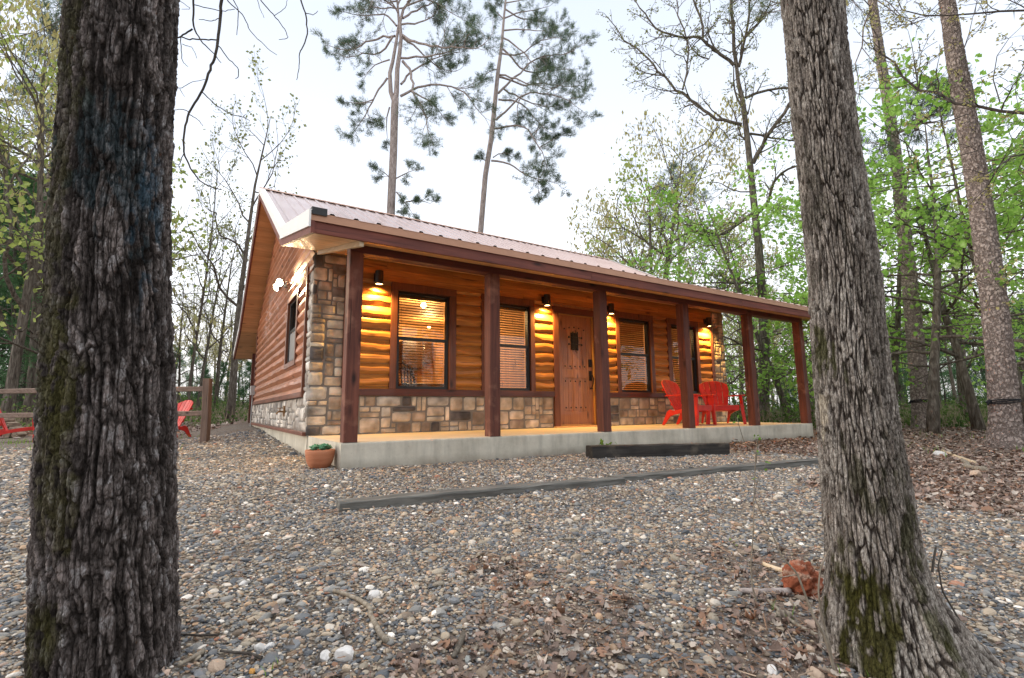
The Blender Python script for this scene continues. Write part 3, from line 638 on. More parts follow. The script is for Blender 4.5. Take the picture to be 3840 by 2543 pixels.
# stone veneer
SP = [(.60, .485, .36), (.64, .53, .41), (.54, .43, .32), (.44, .34, .25), (.68, .59, .47), (.38, .29, .22), (.27, .215, .18), (.14, .125, .12), (.56, .47, .37), (.50, .46, .40)]
SW = [.17, .15, .15, .13, .08, .10, .08, .06, .05, .03]
def stones(mb, mp, a, b, z0, z1, cell=.070, seed=0, daylight_grey=0., flip=False):
    r = np.random.RandomState(seed); nx = max(1, int(round((b-a)/cell))); nz = max(1, int(round((z1-z0)/cell))); cx = (b-a)/nx; cz = (z1-z0)/nz
    used = np.zeros((nx, nz), bool)
    for j in range(nz):
        for i in range(nx):
            if used[i, j]: continue
            w = r.choice([1, 2, 3, 4, 5], p=[.10, .26, .30, .22, .12]); h = r.choice([1, 2, 3], p=[.30, .48, .22])
            if w == 1: h = max(h, 2)
            mw = 0
            while mw < w and i+mw < nx and not used[i+mw, j]: mw += 1
            if i+mw == nx-1 and not used[i+mw, j]: mw += 1
            w = mw; h = min(h, nz-j)
            if nz-j-h == 1 and h < 3: h += 1
            while used[i:i+w, j:j+h].any(): h -= 1
            used[i:i+w, j:j+h] = True
            g = .0018; x0 = a+i*cx+g; x1 = a+(i+w)*cx-g; y0 = z0+j*cz+g; y1 = z0+(j+h)*cz-g
            jt = .006; q = [(x0+jt*r.rand(), y0+jt*r.rand()*.7), (x1-jt*r.rand(), y0+jt*r.rand()*.7), (x1-jt*r.rand(), y1-jt*r.rand()*.7), (x0+jt*r.rand(), y1-jt*r.rand()*.7)]
            n = 8; u, v = np.meshgrid(np.linspace(0, 1, n), np.linspace(0, 1, n), indexing='ij')
            # round the corners
            uu = u*2-1; vv = v*2-1; k = .05; fu = 1-k*np.abs(vv)**6; fv = 1-k*np.abs(uu)**6; us = (uu*fu+1)/2; vs = (vv*fv+1)/2
            Sx = (q[0][0]*(1-us)+q[1][0]*us)*(1-vs)+(q[3][0]*(1-us)+q[2][0]*us)*vs; Sz = (q[0][1]*(1-us)+q[1][1]*us)*(1-vs)+(q[3][1]*(1-us)+q[2][1]*us)*vs
            ed = np.minimum(1, 1.0*(1-np.abs(uu)**7)*(1-np.abs(vv)**7)); d = .013+.010*r.rand()
            tilt = (r.randn()*uu+r.randn()*vv)*.0035
            O = np.where((u == 0) | (u == 1) | (v == 0) | (v == 1), -.004, d*ed**.5+tilt+(fbm(Sx*22+seed, Sz*22, 3+seed, 3)-.5)*.014)
            sh = (fbm(Sx*9, Sz*9, 13+seed, 3)-.5)
            c = np.array(SP[r.choice(10, p=SW)])*(.85+.3*r.rand()); c = c*(1-daylight_grey)+daylight_grey*np.array([c.mean()*1.12]*3)*np.array((1.03, 1., .96))  # stone colour is greyed to paint in cool daylight
            cc = c*(1+1.1*sh[..., None]*np.array((1, 1.1, 1.2)))
            X = mp(Sx, O, Sz); mb.grid(X if not flip else X[::-1], 0., np.clip(cc if not flip else cc[::-1], .02, .9))
sf = MB(); m1 = lambda s, o, z: np.stack([s, -.012-o, z], -1); m2 = lambda s, o, z: np.stack([-.012-o, s, z], -1)

for q_ in ((-.035, .43, .0, 2.56, .068, 1), (.43, 4.12, .0, .545, .078, 2), (5.255, 8.72, 0, .545, .078, 3), (8.76, 9.235, .0, 2.56, .068, 4)):
    sf = MB(); stones(sf, m1, *q_); sf.build('stone_veneer', M['stone'], cab, smooth=True, usecol=True)
for q_ in ((-.012, .335, .05, 2.56, .07, 5), (.335, 8.215, .05, .53, .07, 6), (8.215, 8.58, .05, 2.56, .07, 7)):
    ss = MB(); stones(ss, m2, *q_, daylight_grey=.6, flip=True); ss.build('stone_veneer', M['stone'], cab, smooth=True, usecol=True, label='stone veneer of the gable end, greyed with painted daylight')  # same stone as the front, with daylight put into its colour
ss = MB(); stones(ss, lambda s, o, z: np.stack([W_+.004+o, s, z], -1), -.03, .4, 0, 2.56, seed=8)
ss.build('stone_veneer', M['stone'], cab, smooth=True, usecol=True)
mo = MB(); mo.box(-.02, .44, -.0140, -.0112, 0, 2.56); mo.box(.44, 4.12, -.0140, -.0112, 0, .545); mo.box(5.255, 8.72, -.0140, -.0112, 0, .545); mo.box(8.757, 9.21, -.0140, -.0112, 0, 2.56)
mo.box(-.0150, -.0112, -.010, .34, .05, 2.56); mo.box(-.0150, -.0112, .34, 8.21, .05, .53); mo.box(-.0150, -.0112, 8.21, 8.56, .05, 2.56); mo.build('mortar_bed', M['mortar'], cab)
# slab, foundation
def slab(name, x0, x1, y0, y1, z0, zt, mat, parent, seg=60):
    """front face slightly uneven, rounded top edge"""
    m = MB(); xs = np.linspace(x0, x1, seg); pr_ = [(y0, z0), (y0, zt-.018), (y0+.006, zt-.005), (y0+.02, zt)]
    X = np.array([[(x, y+.004*(vnoise(x*3, 0, 5)-.5), z+(.003*(vnoise(x*2, 3, 6)-.5) if z > z0 else 0)) for x in xs] for y, z in pr_])
    m.grid(X, .5); m.add([(x0, y0, z0), (x0, y0, zt-.006), (x0, y0+.02, zt-.001), (x0, y1, zt-.001), (x0, y1, z0)], [(0, 1, 2, 3, 4)][:1])
    m.add([(x1, y0, z0), (x1, y0, zt-.006), (x1, y0+.02, zt-.001), (x1, y1, zt-.001), (x1, y1, z0)], [(4, 3, 2, 1, 0)]); return m.build(name, mat, parent, smooth=False)
ps = slab('porch_slab', 0, 9.2, -1.88, 0.2, -.6, 0., M['concrete'], cab)
fl = MB(); fl.add([(.0, -1.861, -.0005), (9.2, -1.861, -.0005), (9.2, .3, -.0005), (0, .3, -.0005)], [(0, 1, 2, 3)]); fl.build('porch_floor', M['floor'], cab)
fd = MB(); fd.box(-.012, 9.2, .0, 8.55, -.6, -.002); fd.box(0.012, 9.2, 8.55, 10.45, -.6, .0); fd.build('foundation', M['concrete'], cab)
# posts and beams
px = [.02, 1.763, 3.611, 5.454, 7.272, 9.044]
for i, x in enumerate(px):
    m = MB(); n = 24; zz = np.linspace(0.001, 2.048, n)
    # a sawn post with slightly worn arrises
    b = .006; sec = [(x+b, -1.878), (x+.147-b, -1.878), (x+.147, -1.878+b), (x+.147, -1.731-b), (x+.147-b, -1.731), (x+b, -1.731), (x, -1.731-b), (x, -1.878+b)]
    m.prism(sec, .001, 2.052, 2, rg.rand())
    m.build('porch_post', M['red_post'], cab)
m = MB(); m.prism([(x, y) for x, y in [(.015, 10.3), (.155, 10.3), (.155, 10.44), (.015, 10.44)]], .0, 2.05, 2); m.build('porch_post', M['red_post'], cab, bevel=.005)
m = MB(); m.box(.018, 4.6, -1.872, -1.735, 2.052, 2.20); m.box(4.602, 9.193, -1.872, -1.735, 2.052, 2.20); m.build('porch_beam', M['red_beam'], cab, bevel=.005)
m = MB(); m.box(.018, 9.193, 10.305, 10.435, 2.052, 2.20); m.build('porch_beam', M['red_beam'], cab, bevel=.005)
# roof
xL, xR = -.478, 9.68
prof = [(-2.36, float(top(-2.36))), (-.05, zk1), (ym, zr1)]; profb = [(ym, zr1), (2*ym+.05, zk1), (2*ym+2.36, 2.215)]
def sheet(prof, name):
    m = MB(); rib = []; x = -.28
    xs = [xL]
    while x < xR-.05:
        rib.append(x); xs += [x-.034, x-.016, x+.016, x+.034, x+.09, x+.14]; x += .2304
    xs = np.array([q for q in xs if xL <= q <= xR]+[xR]); xs.sort()
    h = np.zeros(len(xs))
    for rb in rib: h = np.maximum(h, np.interp(np.abs(xs-rb), [.016, .034], [.024, 0]))
    for k, rb in enumerate(rib): h = h+.0035*((np.abs(xs-rb-.09) < .004) | (np.abs(xs-rb-.14) < .004))
    X = np.array([[(q, y, z+hh) for q, hh in zip(xs, h)] for y, z in prof]); m.grid(X if prof is not None else X, .3)
    return m.build(name, M['roof'], cab)
sheet(prof, 'roof_panel'); sheet(profb, 'roof_panel')
# wooden decking layer just under the sheet so the roof is solid
m = MB()
m.prism([(-2.33, 2.195), (-.05, zk1-.02), (ym, zr1-.02), (2*ym+.05, zk1-.02), (2*ym+2.33, 2.195), (2*ym+2.33, 2.06), (2*ym+.05, zk0+.03), (ym, zr0+.03), (-.05, zk0+.03), (-2.33, 2.06)], xL+.03, xR-.03, 0, .5); m.build('roof_deck', M['fascia'], cab)
# soffits: porch boards run along the house, gable overhang boards run up and down it
m = MB()
def soff(m, y0, y1, w, x0, x1, t=.014, along=True):
    n = max(1, int(round((y1-y0)/w)))
    for k in range(n):
        a = y0+(y1-y0)*k/n; b = y0+(y1-y0)*(k+1)/n; za, zb = float(sof(a)), float(sof(b-.0035)); xs = [x0, x1] if not along else [x0]+sorted(x0+(x1-x0)*rg.rand(2))+[x1]
        for p, q in zip(xs, xs[1:]):
            m.add([(p, a, za), (q-.001, a, za), (q-.001, b-.0035, zb), (p, b-.0035, zb), (p, a, za+t), (q-.001, a, za+t), (q-.001, b-.0035, zb+t), (p, b-.0035, zb+t)], [(0, 3, 2, 1), (4, 5, 6, 7), (0, 1, 5, 4), (2, 3, 7, 6), (0, 4, 7, 3), (1, 2, 6, 5)], rg.rand())
soff(m, -2.33, -.05, .0815, -.43, 9.63); m.build('porch_soffit', M['soffit'], cab)
m = MB(); soff(m, -.05, ym, .145, -.44, .02, along=False); soff(m, ym, 2*ym+2.3, .145, -.44, .02, along=False); m.build('gable_soffit', M['soffit'], cab); m = MB(); soff(m, .0, ym, .145, 9.1, 9.63, along=False); m.build('gable_soffit', M['soffit'], cab); m = MB(); soff(m, 2*ym, 2*ym+2.3, .145, .02, 9.6, along=False)
m.build('gable_soffit', M['soffit'], cab)
# fascia, metal drip band, rake trim
m = MB(); xs = [-.47, 3.05, 6.4, 9.66]
for a, b in zip(xs, xs[1:]): m.box(a, b-.002, -2.352, -2.325, 2.023, 2.146)
m.build('fascia_board', M['fascia'], cab, bevel=.003)
m = MB()
for a, b in [(-.485, 2.7), (2.695, 5.8), (5.795, 9.69)]: m.add([(a, -2.358, 2.14), (b, -2.358, 2.14), (b, -2.356, 2.224), (a, -2.356, 2.224), (b, -2.22, 2.252), (a, -2.22, 2.252), (a, -2.372, 2.136), (b, -2.372, 2.136)], [(6, 7, 1, 0), (0, 1, 2, 3), (3, 2, 4, 5)])
m.build('eave_flashing', M['eave'], cab)
def band(m, x0, x1, dz0, dz1, ys, f0, f1):
    P = [(y, float(f0(y))+dz0) for y in ys]+[(y, float(f1(y))+dz1) for y in ys[::-1]]
    n = len(ys)
    for i in range(n-1):
        a, b = ys[i], ys[i+1]; q = [(a, float(f0(a))+dz0), (b, float(f0(b))+dz0), (b, float(f1(b))+dz1), (a, float(f1(a))+dz1)]; m.prism(q, x0, x1, 0, .4)
ysf = [-2.37, -.05, ym]; ysb = [ym, 2*ym+.05, 2*ym+2.37]
m = MB(); band(m, -.474, -.438, -.012, -.075, ysf, sof, top); band(m, -.474, -.438, -.012, -.075, ysb, sof, top); m.build('rake_board', M['fascia'], cab); m = MB(); band(m, 9.64, 9.67, -.012, -.075, ysf, sof, top); band(m, 9.64, 9.67, -.012, -.075, ysb, sof, top); m.build('rake_board', M['fascia'], cab)
for x0, x1, xf in ((-.495, -.476, -.395), (9.672, 9.69, 9.60)):
    m = MB()
    for ys in ([-2.37, -.05], [-.05, ym], [ym, 2*ym+.05], [2*ym+.05, 2*ym+2.37]):
        w = .14 if ys[0] < -1 or ys[1] > 9 else .10
        band(m, x0, x1, -w, .034, ys, top, top); band(m, min(x1, xf), max(x1, xf) if x0 < 0 else x0, .026, .034, ys, top, top)
    m.build('rake_trim', M['trimmetal'], cab, label='brown metal trim along the gable edge, sky reflection painted pale')
m = MB()
for s in (-1, 1): m.add([(xL-.02, ym, zr1+.045), (xR+.02, ym, zr1+.045), (xR+.02, ym+s*.13, zr1-.035), (xL-.02, ym+s*.13, zr1-.035)], [(0, 1, 2, 3)])
m.build('ridge_cap', M['eave'], cab)
m = MB(); m.prism([(-2.375, 2.20), (-2.37, 2.275), (-2.2, 2.30), (-2.2, 2.25)], -.47, -.33, 0); m.build('closure_strip', M['black'], cab, label='open black end of the roof edge')
m = MB(); m.prism([(-2.32, float(sof(-2.32))-.06), (-2.32, float(sof(-2.32))-.002), (-.03, float(sof(-.03))-.002), (-.03, float(sof(-.03))-.06)], .0, .045, 0); m.build('soffit_batten', M['bare'], cab)
# ---- windows
def window(x0, x1, z0, z1, side=False, blind=1., tilt=.35, trimw=(.105, .118)):
    mp = (lambda m: m) if not side else None
    def B(m, a, b, y0, y1, c, d, rnd=None):
        m.box(a, b, y0, y1, c, d, rnd) if not side else m.box(y0, y1, a, b, c, d, rnd)
    f = MB(); a, b = trimw
    B(f, x0-a, x0, -.062, -.0, z0 if not side else z0-.09, z1); B(f, x1, x1+b, -.062, 0, z0 if not side else z0-.09, z1); B(f, x0-a, x1+b, -.064, 0, z1+.001, z1+.12 if not side else z1+.09)
    if side: B(f, x0, x1, -.062, 0, z0-.09, z0-.001)
    w = f.build('window', M['trimz'], cab, bevel=.005)
    s = MB(); t = .035; zm = (z0+z1)/2+.022; e = .001
    B(s, x0+e, x0+t, -.02, .07, z0+e, z1-e); B(s, x1-t, x1-e, -.02, .07, z0+e, z1-e); B(s, x0+t, x1-t, -.019, .069, z0+e, z0+t+.01); B(s, x0+t, x1-t, -.019, .069, z1-t, z1-e); B(s, x0+t, x1-t, -.012, .05, zm-.024, zm+.024)
    B(s, x0+t, x0+t+.018, -.005, .03, z0+t+.01, zm-.024); B(s, x1-t-.018, x1-t, -.005, .03, z0+t+.01, zm-.024)
    s.build('sash', M['sash'], w, bevel=.003)
    p = MB(); B(p, x0+t+.001, x1-t-.001, .006, .010, z0+t+.011, zm-.025); B(p, x0+t+.001, x1-t-.001, .026, .030, zm+.025, z1-t-.001); p.build('pane', M['glass'], w)
    if side:
        g = MB(); B(g, x0+t+.02, x1-t-.02, -.004, -.002, z0+t+.02, zm-.03); g.build('insect_screen', M['screen'], w)
        return w
    bl = MB(); z = z1-.06; zb = z0+.06+(1-blind)*(z1-z0)
    bl.box(x0+.03, x1-.03, .075, .13, z1-.075, z1-.015, .3)
    ct, st_ = math.cos(tilt), math.sin(tilt)
    while z > zb:
        z -= .0425; h = .0235; th = .0014; yc = .10; xa, xb = x0+.036, x1-.036
        v = []
        for xx in (xa, xb):
            for p_, q_ in ((-h, -th), (h, -th), (h, th), (-h, th)): v.append((xx, yc+p_*ct-q_*st_, z+p_*st_+q_*ct))
        bl.add(v, [(0, 1, 2, 3), (7, 6, 5, 4), (0, 4, 5, 1), (1, 5, 6, 2), (2, 6, 7, 3), (3, 7, 4, 0)], rg.rand())
    bl.box(xa, xb, .08, .12, z-.06, z-.045, .4)
    for q in (.12, .5, .88): bl.tube([(x0+(x1-x0)*q, .073, z-.05), (x0+(x1-x0)*q, .073, z1-.05)], .0012, 4)
    bl.build('blind', M['slat'], w); return w
window(1.186, 2.05, .648, 2.152, tilt=-.10); window(2.733, 3.62, .648, 2.152, tilt=-.25, trimw=(.1, .094)); window(5.786, 6.66, .648, 2.152, tilt=-.5, trimw=(.098, .104)); window(7.318, 8.146, .648, 2.152, tilt=-.5, trimw=(.12, .1))
window(1.2, 2.19, 1.147, 2.22, side=True, trimw=(.09, .09))
# ---- door
x0, x1 = 4.262, 5.118; dz0, dz1 = .045, 2.085; yf = .035
d = MB(); d.box(x0, x1, yf+.012, yf+.055, dz0, dz1, .5); door = d.build('door', M['door'], cab)
f = MB(); sw = .135; pl, pr2 = x0+sw, x1-sw
f.box(x0, pl, yf, yf+.0125, dz0, dz1, .45); f.box(pr2, x1, yf, yf+.0125, dz0, dz1, .55); f.box(pl, pr2, yf+.0005, yf+.0125, dz0, dz0+.24, .3); f.box(pl, pr2, yf+.0005, yf+.0125, dz0+.86, dz0+1.02, .62)
ar = [(pl, dz1-.27)]+[(pl+(pr2-pl)*t, dz1-.27+.085*math.sin(pi*t)) for t in np.linspace(0, 1, 13)[1:-1]]+[(pr2, dz1-.27), (pr2, dz1), (pl, dz1)]
f.prism(ar, yf+.0005, yf+.0125, 1, .4); f.build('door_frame', M['door'], door, bevel=.004)
k = MB(); n = 5; w = (pr2-pl)/n
for i in range(n):
    k.box(pl+i*w+.004, pl+(i+1)*w-.004, yf+.006, yf+.0125, dz0+.24, dz0+.86); k.box(pl+i*w+.004, pl+(i+1)*w-.004, yf+.006, yf+.0125, dz0+1.02, dz1-.16)
k.build('panel_planks', M['door'], door, bevel=.0035)
sd_ = None
for i in range(n):
    for z in (dz0+.31, dz0+.80, dz0+1.08, dz1-.27+.055*math.sin(pi*(i+.5)/n)):
        if sd_ is None:
            k = MB(); a = np.arange(10)*2*pi/10; P = [(.0155, 0), (.0135, .006), (.0075, .011), (.001, .013)]
            v = np.array([(r_*math.cos(t), -h_, r_*math.sin(t)) for r_, h_ in P for t in a]); k.add(v, np.array([(q*10+j, q*10+(j+1) % 10, (q+1)*10+(j+1) % 10, (q+1)*10+j) for q in range(3) for j in range(10)])); sd_ = k.build('stud', M['iron'], door, smooth=True); so_ = sd_
        else: so_ = sd_.copy(); COL.objects.link(so_)
        so_.location = (pl+(i+.5)*w, yf+.006, z)
g = MB(); gx, gzz = (pl+pr2)/2, dz1-.48
g.box(gx-.075, gx+.075, yf-.002, yf+.006, gzz-.14, gzz+.13, .1)
for dx in (-.045, 0, .045): g.tube([(gx+dx, yf-.03, gzz-.17+abs(dx)), (gx+dx*1.15, yf-.036, gzz), (gx+dx, yf-.03, gzz+.17-abs(dx))], .006, 6)
for dz in (-.055, .055): g.tube([(gx-.13, yf-.03, gzz+dz), (gx+.13, yf-.03, gzz+dz)], .0065, 6)
for dx, dz in [(-.13, -.055), (.13, -.055), (-.13, .055), (.13, .055), (-.045, .13), (.045, .13), (-.045, -.13), (.045, -.13)]: g.lathe([(.001, -.02), (.013, -.012), (.013, .012), (.001, .02)], (gx+dx, yf-.025, gzz+dz), 8)

for V in g.V: V[:, 0] = gx+(V[:, 0]-gx)*1.2; V[:, 2] = gzz+(V[:, 2]-gzz)*1.22
g.build('speakeasy_grille', M['iron'], door)
g = MB(); hx = x1-.065
g.box(hx-.036, hx+.036, yf-.022, yf, 1.12, 1.27); g.box(hx-.02, hx+.02, yf-.034, yf-.022, 1.145, 1.20); g.box(hx-.033, hx+.033, yf-.015, yf, .86, 1.05)
g.tube([(hx, yf-.02, .98), (hx+.005, yf-.055, .965), (hx+.02, yf-.07, .90), (hx+.012, yf-.065, .80), (hx, yf-.04, .73), (hx, yf, .725)], [.008, .011, .012, .011, .009, .009], 8)
g.lathe([(.001, 0), (.03, 0), (.03, .02), (.001, .03)], (hx, yf-.028, .70), 12); g.build('door_handle', M['iron'], door, bevel=.004)
g = MB(); g.box(4.2505, 4.262, .0, .11, .002, 2.098, .5); g.box(5.118, 5.1295, .0, .11, .002, 2.098, .5); g.box(4.262, 5.118, .0, .11, 2.087, 2.0985, .5); g.build('door_jamb', wood('jamb_wood', (.40, .19, .05), (.55, .30, .09), 2, .5), cab)
g = MB(); g.box(4.255, 5.125, -.03, .1, .004, .034, .5); g.build('threshold', M['brass'], cab, bevel=.004)
g = MB(); g.box(4.1, 5.2, -.12, -.035, .001, .022); g.build('door_step_board', M['soffit'], cab, bevel=.004)
# ---- wall lamps
spots = []
def wall_lamp(x):
    r_ = MB(); z0, z1 = 2.178, 2.385
    r_.lathe([(.052, z0+.004), (.058, z0), (.060, z0+.01), (.060, z1-.006), (.056, z1), (.001, z1)], (x, -.145, 0), 28); r_.lathe([(.052, z0+.004), (.052, z1-.02), (.001, z1-.02)], (x, -.145, 0), 28)
    r_.box(x-.052, x+.052, -.052, -.034, z0+.06, z1-.02); r_.box(x-.02, x+.02, -.092, -.05, z0+.10, z1-.06)
    l = r_.build('wall_lamp', M['black'], cab, smooth=False); m = l.modifiers.new('b', 'BEVEL'); m.width = .002; m.limit_method = 'ANGLE'
    e = MB(); a = np.arange(24)*2*pi/24; e.add([(x+.05*math.cos(t), -.145+.05*math.sin(t), z0+.012) for t in a], [tuple(range(24))[::-1]]); e.build('lamp_lens', M['lamp'], l)
    li = bpy.data.lights.new('wall_lamp_beam', 'SPOT'); li.energy = LAMP_W; li.color = (1, .57, .15); li.spot_size = 2.5; li.spot_blend = 1.; li.shadow_soft_size = .035
    o = bpy.data.objects.new('wall_lamp_beam', li); COL.objects.link(o); o.location = (x, -.145, z0-.002); o.parent = l
LAMP_W = 150
for x in (.862, 3.935, 5.50, 8.53): wall_lamp(x)
# flood light
for i in (0,):
    f = MB(); yb, zb = 2.55, 2.66
    f.box(-.10, -.055, yb-.055, yb+.055, zb-.055, zb+.055)
    fl_ = f.build('flood_light', M['grey'], cab, bevel=.01)
    for s, yy, zz in ((-1, 1.95, 2.58), (1, 3.0, 2.78)):
        yy = yb+s*.17; h = MB(); cdir = np.array([-.62, s*.16-.45, -.30]); cdir /= np.linalg.norm(cdir); c0 = np.array([-.14, yy, zb+.0])
        h.tube([(-.09, yb, zb), (-.13, yb+s*.07, zb), c0], .013, 8); h.tube([c0-cdir*.03, c0, c0+cdir*.07, c0+cdir*.10], [.022, .05, .072, .07], 16, caps=False)
        hd_ = h.build('lamp_head', M['grey'], fl_, smooth=True)
        e = MB(); e.tube([c0+cdir*.09, c0+cdir*.092], .066, 16); e.build('bulb', M['flood'], fl_)
        li = bpy.data.lights.new('flood_beam', 'SPOT'); li.energy = 100; li.color = (1, .76, .44); li.spot_size = 2.8; li.spot_blend = .6; li.shadow_soft_size = .06
        o = bpy.data.objects.new('flood_beam', li); COL.objects.link(o); o.location = c0+cdir*.11; o.rotation_euler = Vector(cdir).to_track_quat('-Z', 'Y').to_euler(); o.parent = fl_
# small things fixed on the gable wall
g = MB(); g.box(-.14, -.03, 7.98, 8.2, .80, 1.05); g.tube([(-.085, 8.09, .8), (-.085, 8.09, .1), (-.085, 8.09, -.2)], .014, 8); g.build('utility_box', M['grey'], cab, bevel=.006)
g = MB(); g.tube([(-.03, 2.1, .33), (-.13, 2.1, .33), (-.16, 2.1, .29)], .014, 8); g.tube([(-.11, 2.1, .33), (-.11, 2.1, .39)], .008, 6); g.box(-.15, -.07, 2.065, 2.135, .385, .397); g.box(-.05, -.03, 2.05, 2.15, .25, .43); g.build('outdoor_tap', M['brass'], cab)
# ---- room inside
m = MB(); m.box(.121, 9.07, .121, 8.42, -.001, .02, .4); m.build('room_floor', M['room'], cab)
m = MB(); m.box(.121, 9.07, .121, 8.42, 2.48, 2.50, .4); m.build('room_ceiling', M['room'], cab)
m = MB()
for k_ in range(60):
    m.box(.13+k_*.15, .13+k_*.15+.147, 4.6, 4.63, .02, 2.48)
for k_ in range(30): m.box(4.0, 4.03, .13+k_*.15, .13+k_*.15+.147, .02, 2.48)
m.build('partition_wall', M['room'], cab)
m = MB(); m.box(2.78, 3.32, 4.2, 4.59, 1.35, 2.02); m.box(2.4, 3.5, 4.0, 4.59, .02, .95); m.box(3.34, 3.6, 4.25, 4.59, 1.5, 2.02); m.build('cupboards', M['furn'], cab, bevel=.01)
for x, y, zz, e_, mat_, r_ in ((2.28, 1.65, 2.37, 95, 'bulb', .055), (3.2, 3.6, 2.3, 60, 'warmbulb', .04), (6.2, 1.9, 2.3, 130, 'warmbulb', .04)):
    m = MB(); v, f_ = ico(2); m.add(v*r_+np.array((x, y, zz-.02)), f_); c_ = m.build('room_lamp', M[mat_], cab, smooth=True)
    li = bpy.data.lights.new('room_light', 'POINT'); li.energy = e_; li.color = (1, .60, .26); li.shadow_soft_size = .07; o = bpy.data.objects.new('room_light', li); COL.objects.link(o); o.location = (x, y, zz-.12); o.parent = c_
# dining table and chair seen through the first window
dt = thing('dining_table', 'dark dining table just inside the leftmost front window', 'table', (2.05, .95, .02))
m = MB(); m.box(-.55, .55, -.38, .38, .72, .755, .4); m.build('tabletop', M['furn'], dt, bevel=.01)
for sx_ in (-1, 1):
    for sy_ in (-1, 1): m = MB(); m.tube([(sx_*.45, sy_*.3, .0), (sx_*.44, sy_*.29, .72)], [.022, .035], 8); m.build('leg', M['furn'], dt)
dc = thing('dining_chair', 'dark spindle back dining chair behind the leftmost front window', 'chair', (1.66, .52, .05), .3); dc.scale = (1.15,)*3
m = MB(); m.box(-.21, .21, -.2, .2, .43, .46, .4); m.build('seat', M['furn'], dc, bevel=.012)
m = MB(); hoop = [(-.19, .19, .46), (-.2, .22, .7), (-.14, .25, .88), (0, .26, .94), (.14, .25, .88), (.2, .22, .7), (.19, .19, .46)]; m.tube(hoop, .018, 8)
for q in np.linspace(-.13, .13, 6): m.tube([(q, .19, .46), (q*1.15, .245, .90-abs(q)*.35)], .010, 6)
m.build('backrest', M['furn'], dc)
for sx_ in (-1, 1):
    for sy_ in (-1, 1): m = MB(); m.tube([(sx_*.2, sy_*.2, .0), (sx_*.15, sy_*.14, .43)], [.014, .02], 8); m.build('leg', M['furn'], dc)
# ---------------------------------------------------------------- adirondack chairs
def adirondack(label, loc, rot, group, col='red'):
    t = thing('garden_chair', label, 'chair', loc, rot, group); mt = M[col]
    # backrest: five fanned slats in a plane leaning back
    bk = MB(); lean = math.radians(24); n = 5
    for i in range(n):
        u0 = (i-2.5)/2.5; u1 = (i-1.5)/2.5; P = []
        ws = lambda q, tt: q*(.205+.105*min(1, tt*1.25)-.03*max(0, tt-.75)*2) 
        hgt = lambda q: .70-.115*(abs(q)**2.2)
        for tt in np.linspace(0, 1, 9): P.append((ws(u0, tt)+.005, hgt(u0*.96)*tt))
        P.append((ws((u0+u1)/2, 1), hgt((u0+u1)/2)+.004))
        for tt in np.linspace(1, 0, 9): P.append((ws(u1, tt)-.005, hgt(u1*.96)*tt))
        P = np.array(P); k = len(P); v = np.zeros((2*k, 3)); v[:k, 0] = P[:, 0]; v[:k, 2] = P[:, 1]; v[k:] = v[:k]; v[:k, 1] = -.011; v[k:, 1] = .011
        v[:, 1] -= .05*(1-(v[:, 0]/.3)**2)*-1*0+.0; v[:, 1] += -.09*(v[:, 0]/.3)**2*.5
        v = rx(v, -lean); v += np.array((0, .20, .255)); bk.add(v, [tuple(range(k)), tuple(range(2*k-1, k-1, -1))]+[(j, j+k, (j+1) % k+k, (j+1) % k) for j in range(k)], .3)
    for zz, w_ in ((.16, .2), (.48, .27)):
        v = np.array([(x, y, z) for x in (-w_, w_) for y in (.004, .024) for z in (zz-.022, zz+.022)]); v = rx(v, -lean)+np.array((0, .20, .255)); bk.add(v, [(0, 1, 3, 2), (4, 6, 7, 5), (0, 4, 5, 1), (2, 3, 7, 6), (0, 2, 6, 4), (1, 5, 7, 3)])
    bk.build('backrest', mt, t, bevel=.005)
    st = MB(); ys = np.linspace(-.30, .22, 7)
    for a, b in zip(ys, ys[1:]):
        za = .365-.10*((a+.30)/.52)**.8; zb = .365-.10*((b+.30)/.52)**.8; st.prism([(a+.004, za), (b-.004, zb), (b-.004, zb-.02), (a+.004, za-.02)], -.255, .255, 0, .3)
    st.build('seat', mt, t, bevel=.006)
    ap = MB(); ap.prism([(-.325, .375), (-.300, .375), (-.300, .28), (-.322, .27)], -.27, .27, 0, .3); ap.build('apron', mt, t, bevel=.006)
    for s in (-1, 1):
        rl = MB(); rl.prism([(-.30, .36), (-.05, .325), (.18, .27), (.27, .235), (.42, .015), (.475, .0), (.505, .0), (.37, .25), (.30, .32), (.19, .235), (.1, .22), (-.05, .25), (-.30, .285)][:0] or [(-.30, .35), (-.02, .315), (.17, .275), (.27, .30), (.335, .25), (.455, .0), (.40, .0), (.27, .165), (.16, .205), (0, .235), (-.30, .275)], s*.262-.014, s*.262+.014, 0, .3)
        rl.build('rear_leg', mt, t, bevel=.005)
        fg = MB(); x = s*.315; P = [(-.355, .555), (-.215, .555), (-.235, .40), (-.262, .22), (-.275, .0), (-.335, .0), (-.34, .25)]
        fg.prism(P, x-.012-(s*.0), x+.012, 0, .3); Q = fg.V[-1].copy(); Q[:, 0] += s*(.555-Q[:, 2])*.10; fg.V[-1] = Q
        fg.box(min(x-s*.05, x), max(x-s*.05, x), -.345, -.322, .0, .40, .3); Q = fg.V[-1].copy(); Q[:, 0] += s*(.555-Q[:, 2])*.10; fg.V[-1] = Q
        fg.build('front_leg', mt, t, bevel=.005)
        am = MB(); P = [(s*.27, -.375), (s*.385, -.37), (s*.395, -.30), (s*.375, -.05), (s*.335, .20), (s*.275, .36), (s*.235, .36), (s*.262, .15), (s*.285, -.05), (s*.262, -.28)]
        if s < 0: P = P[::-1]
        am.prism(P, .556, .578, 2, .3); am.build('armrest', mt, t, bevel=.006)
    return t
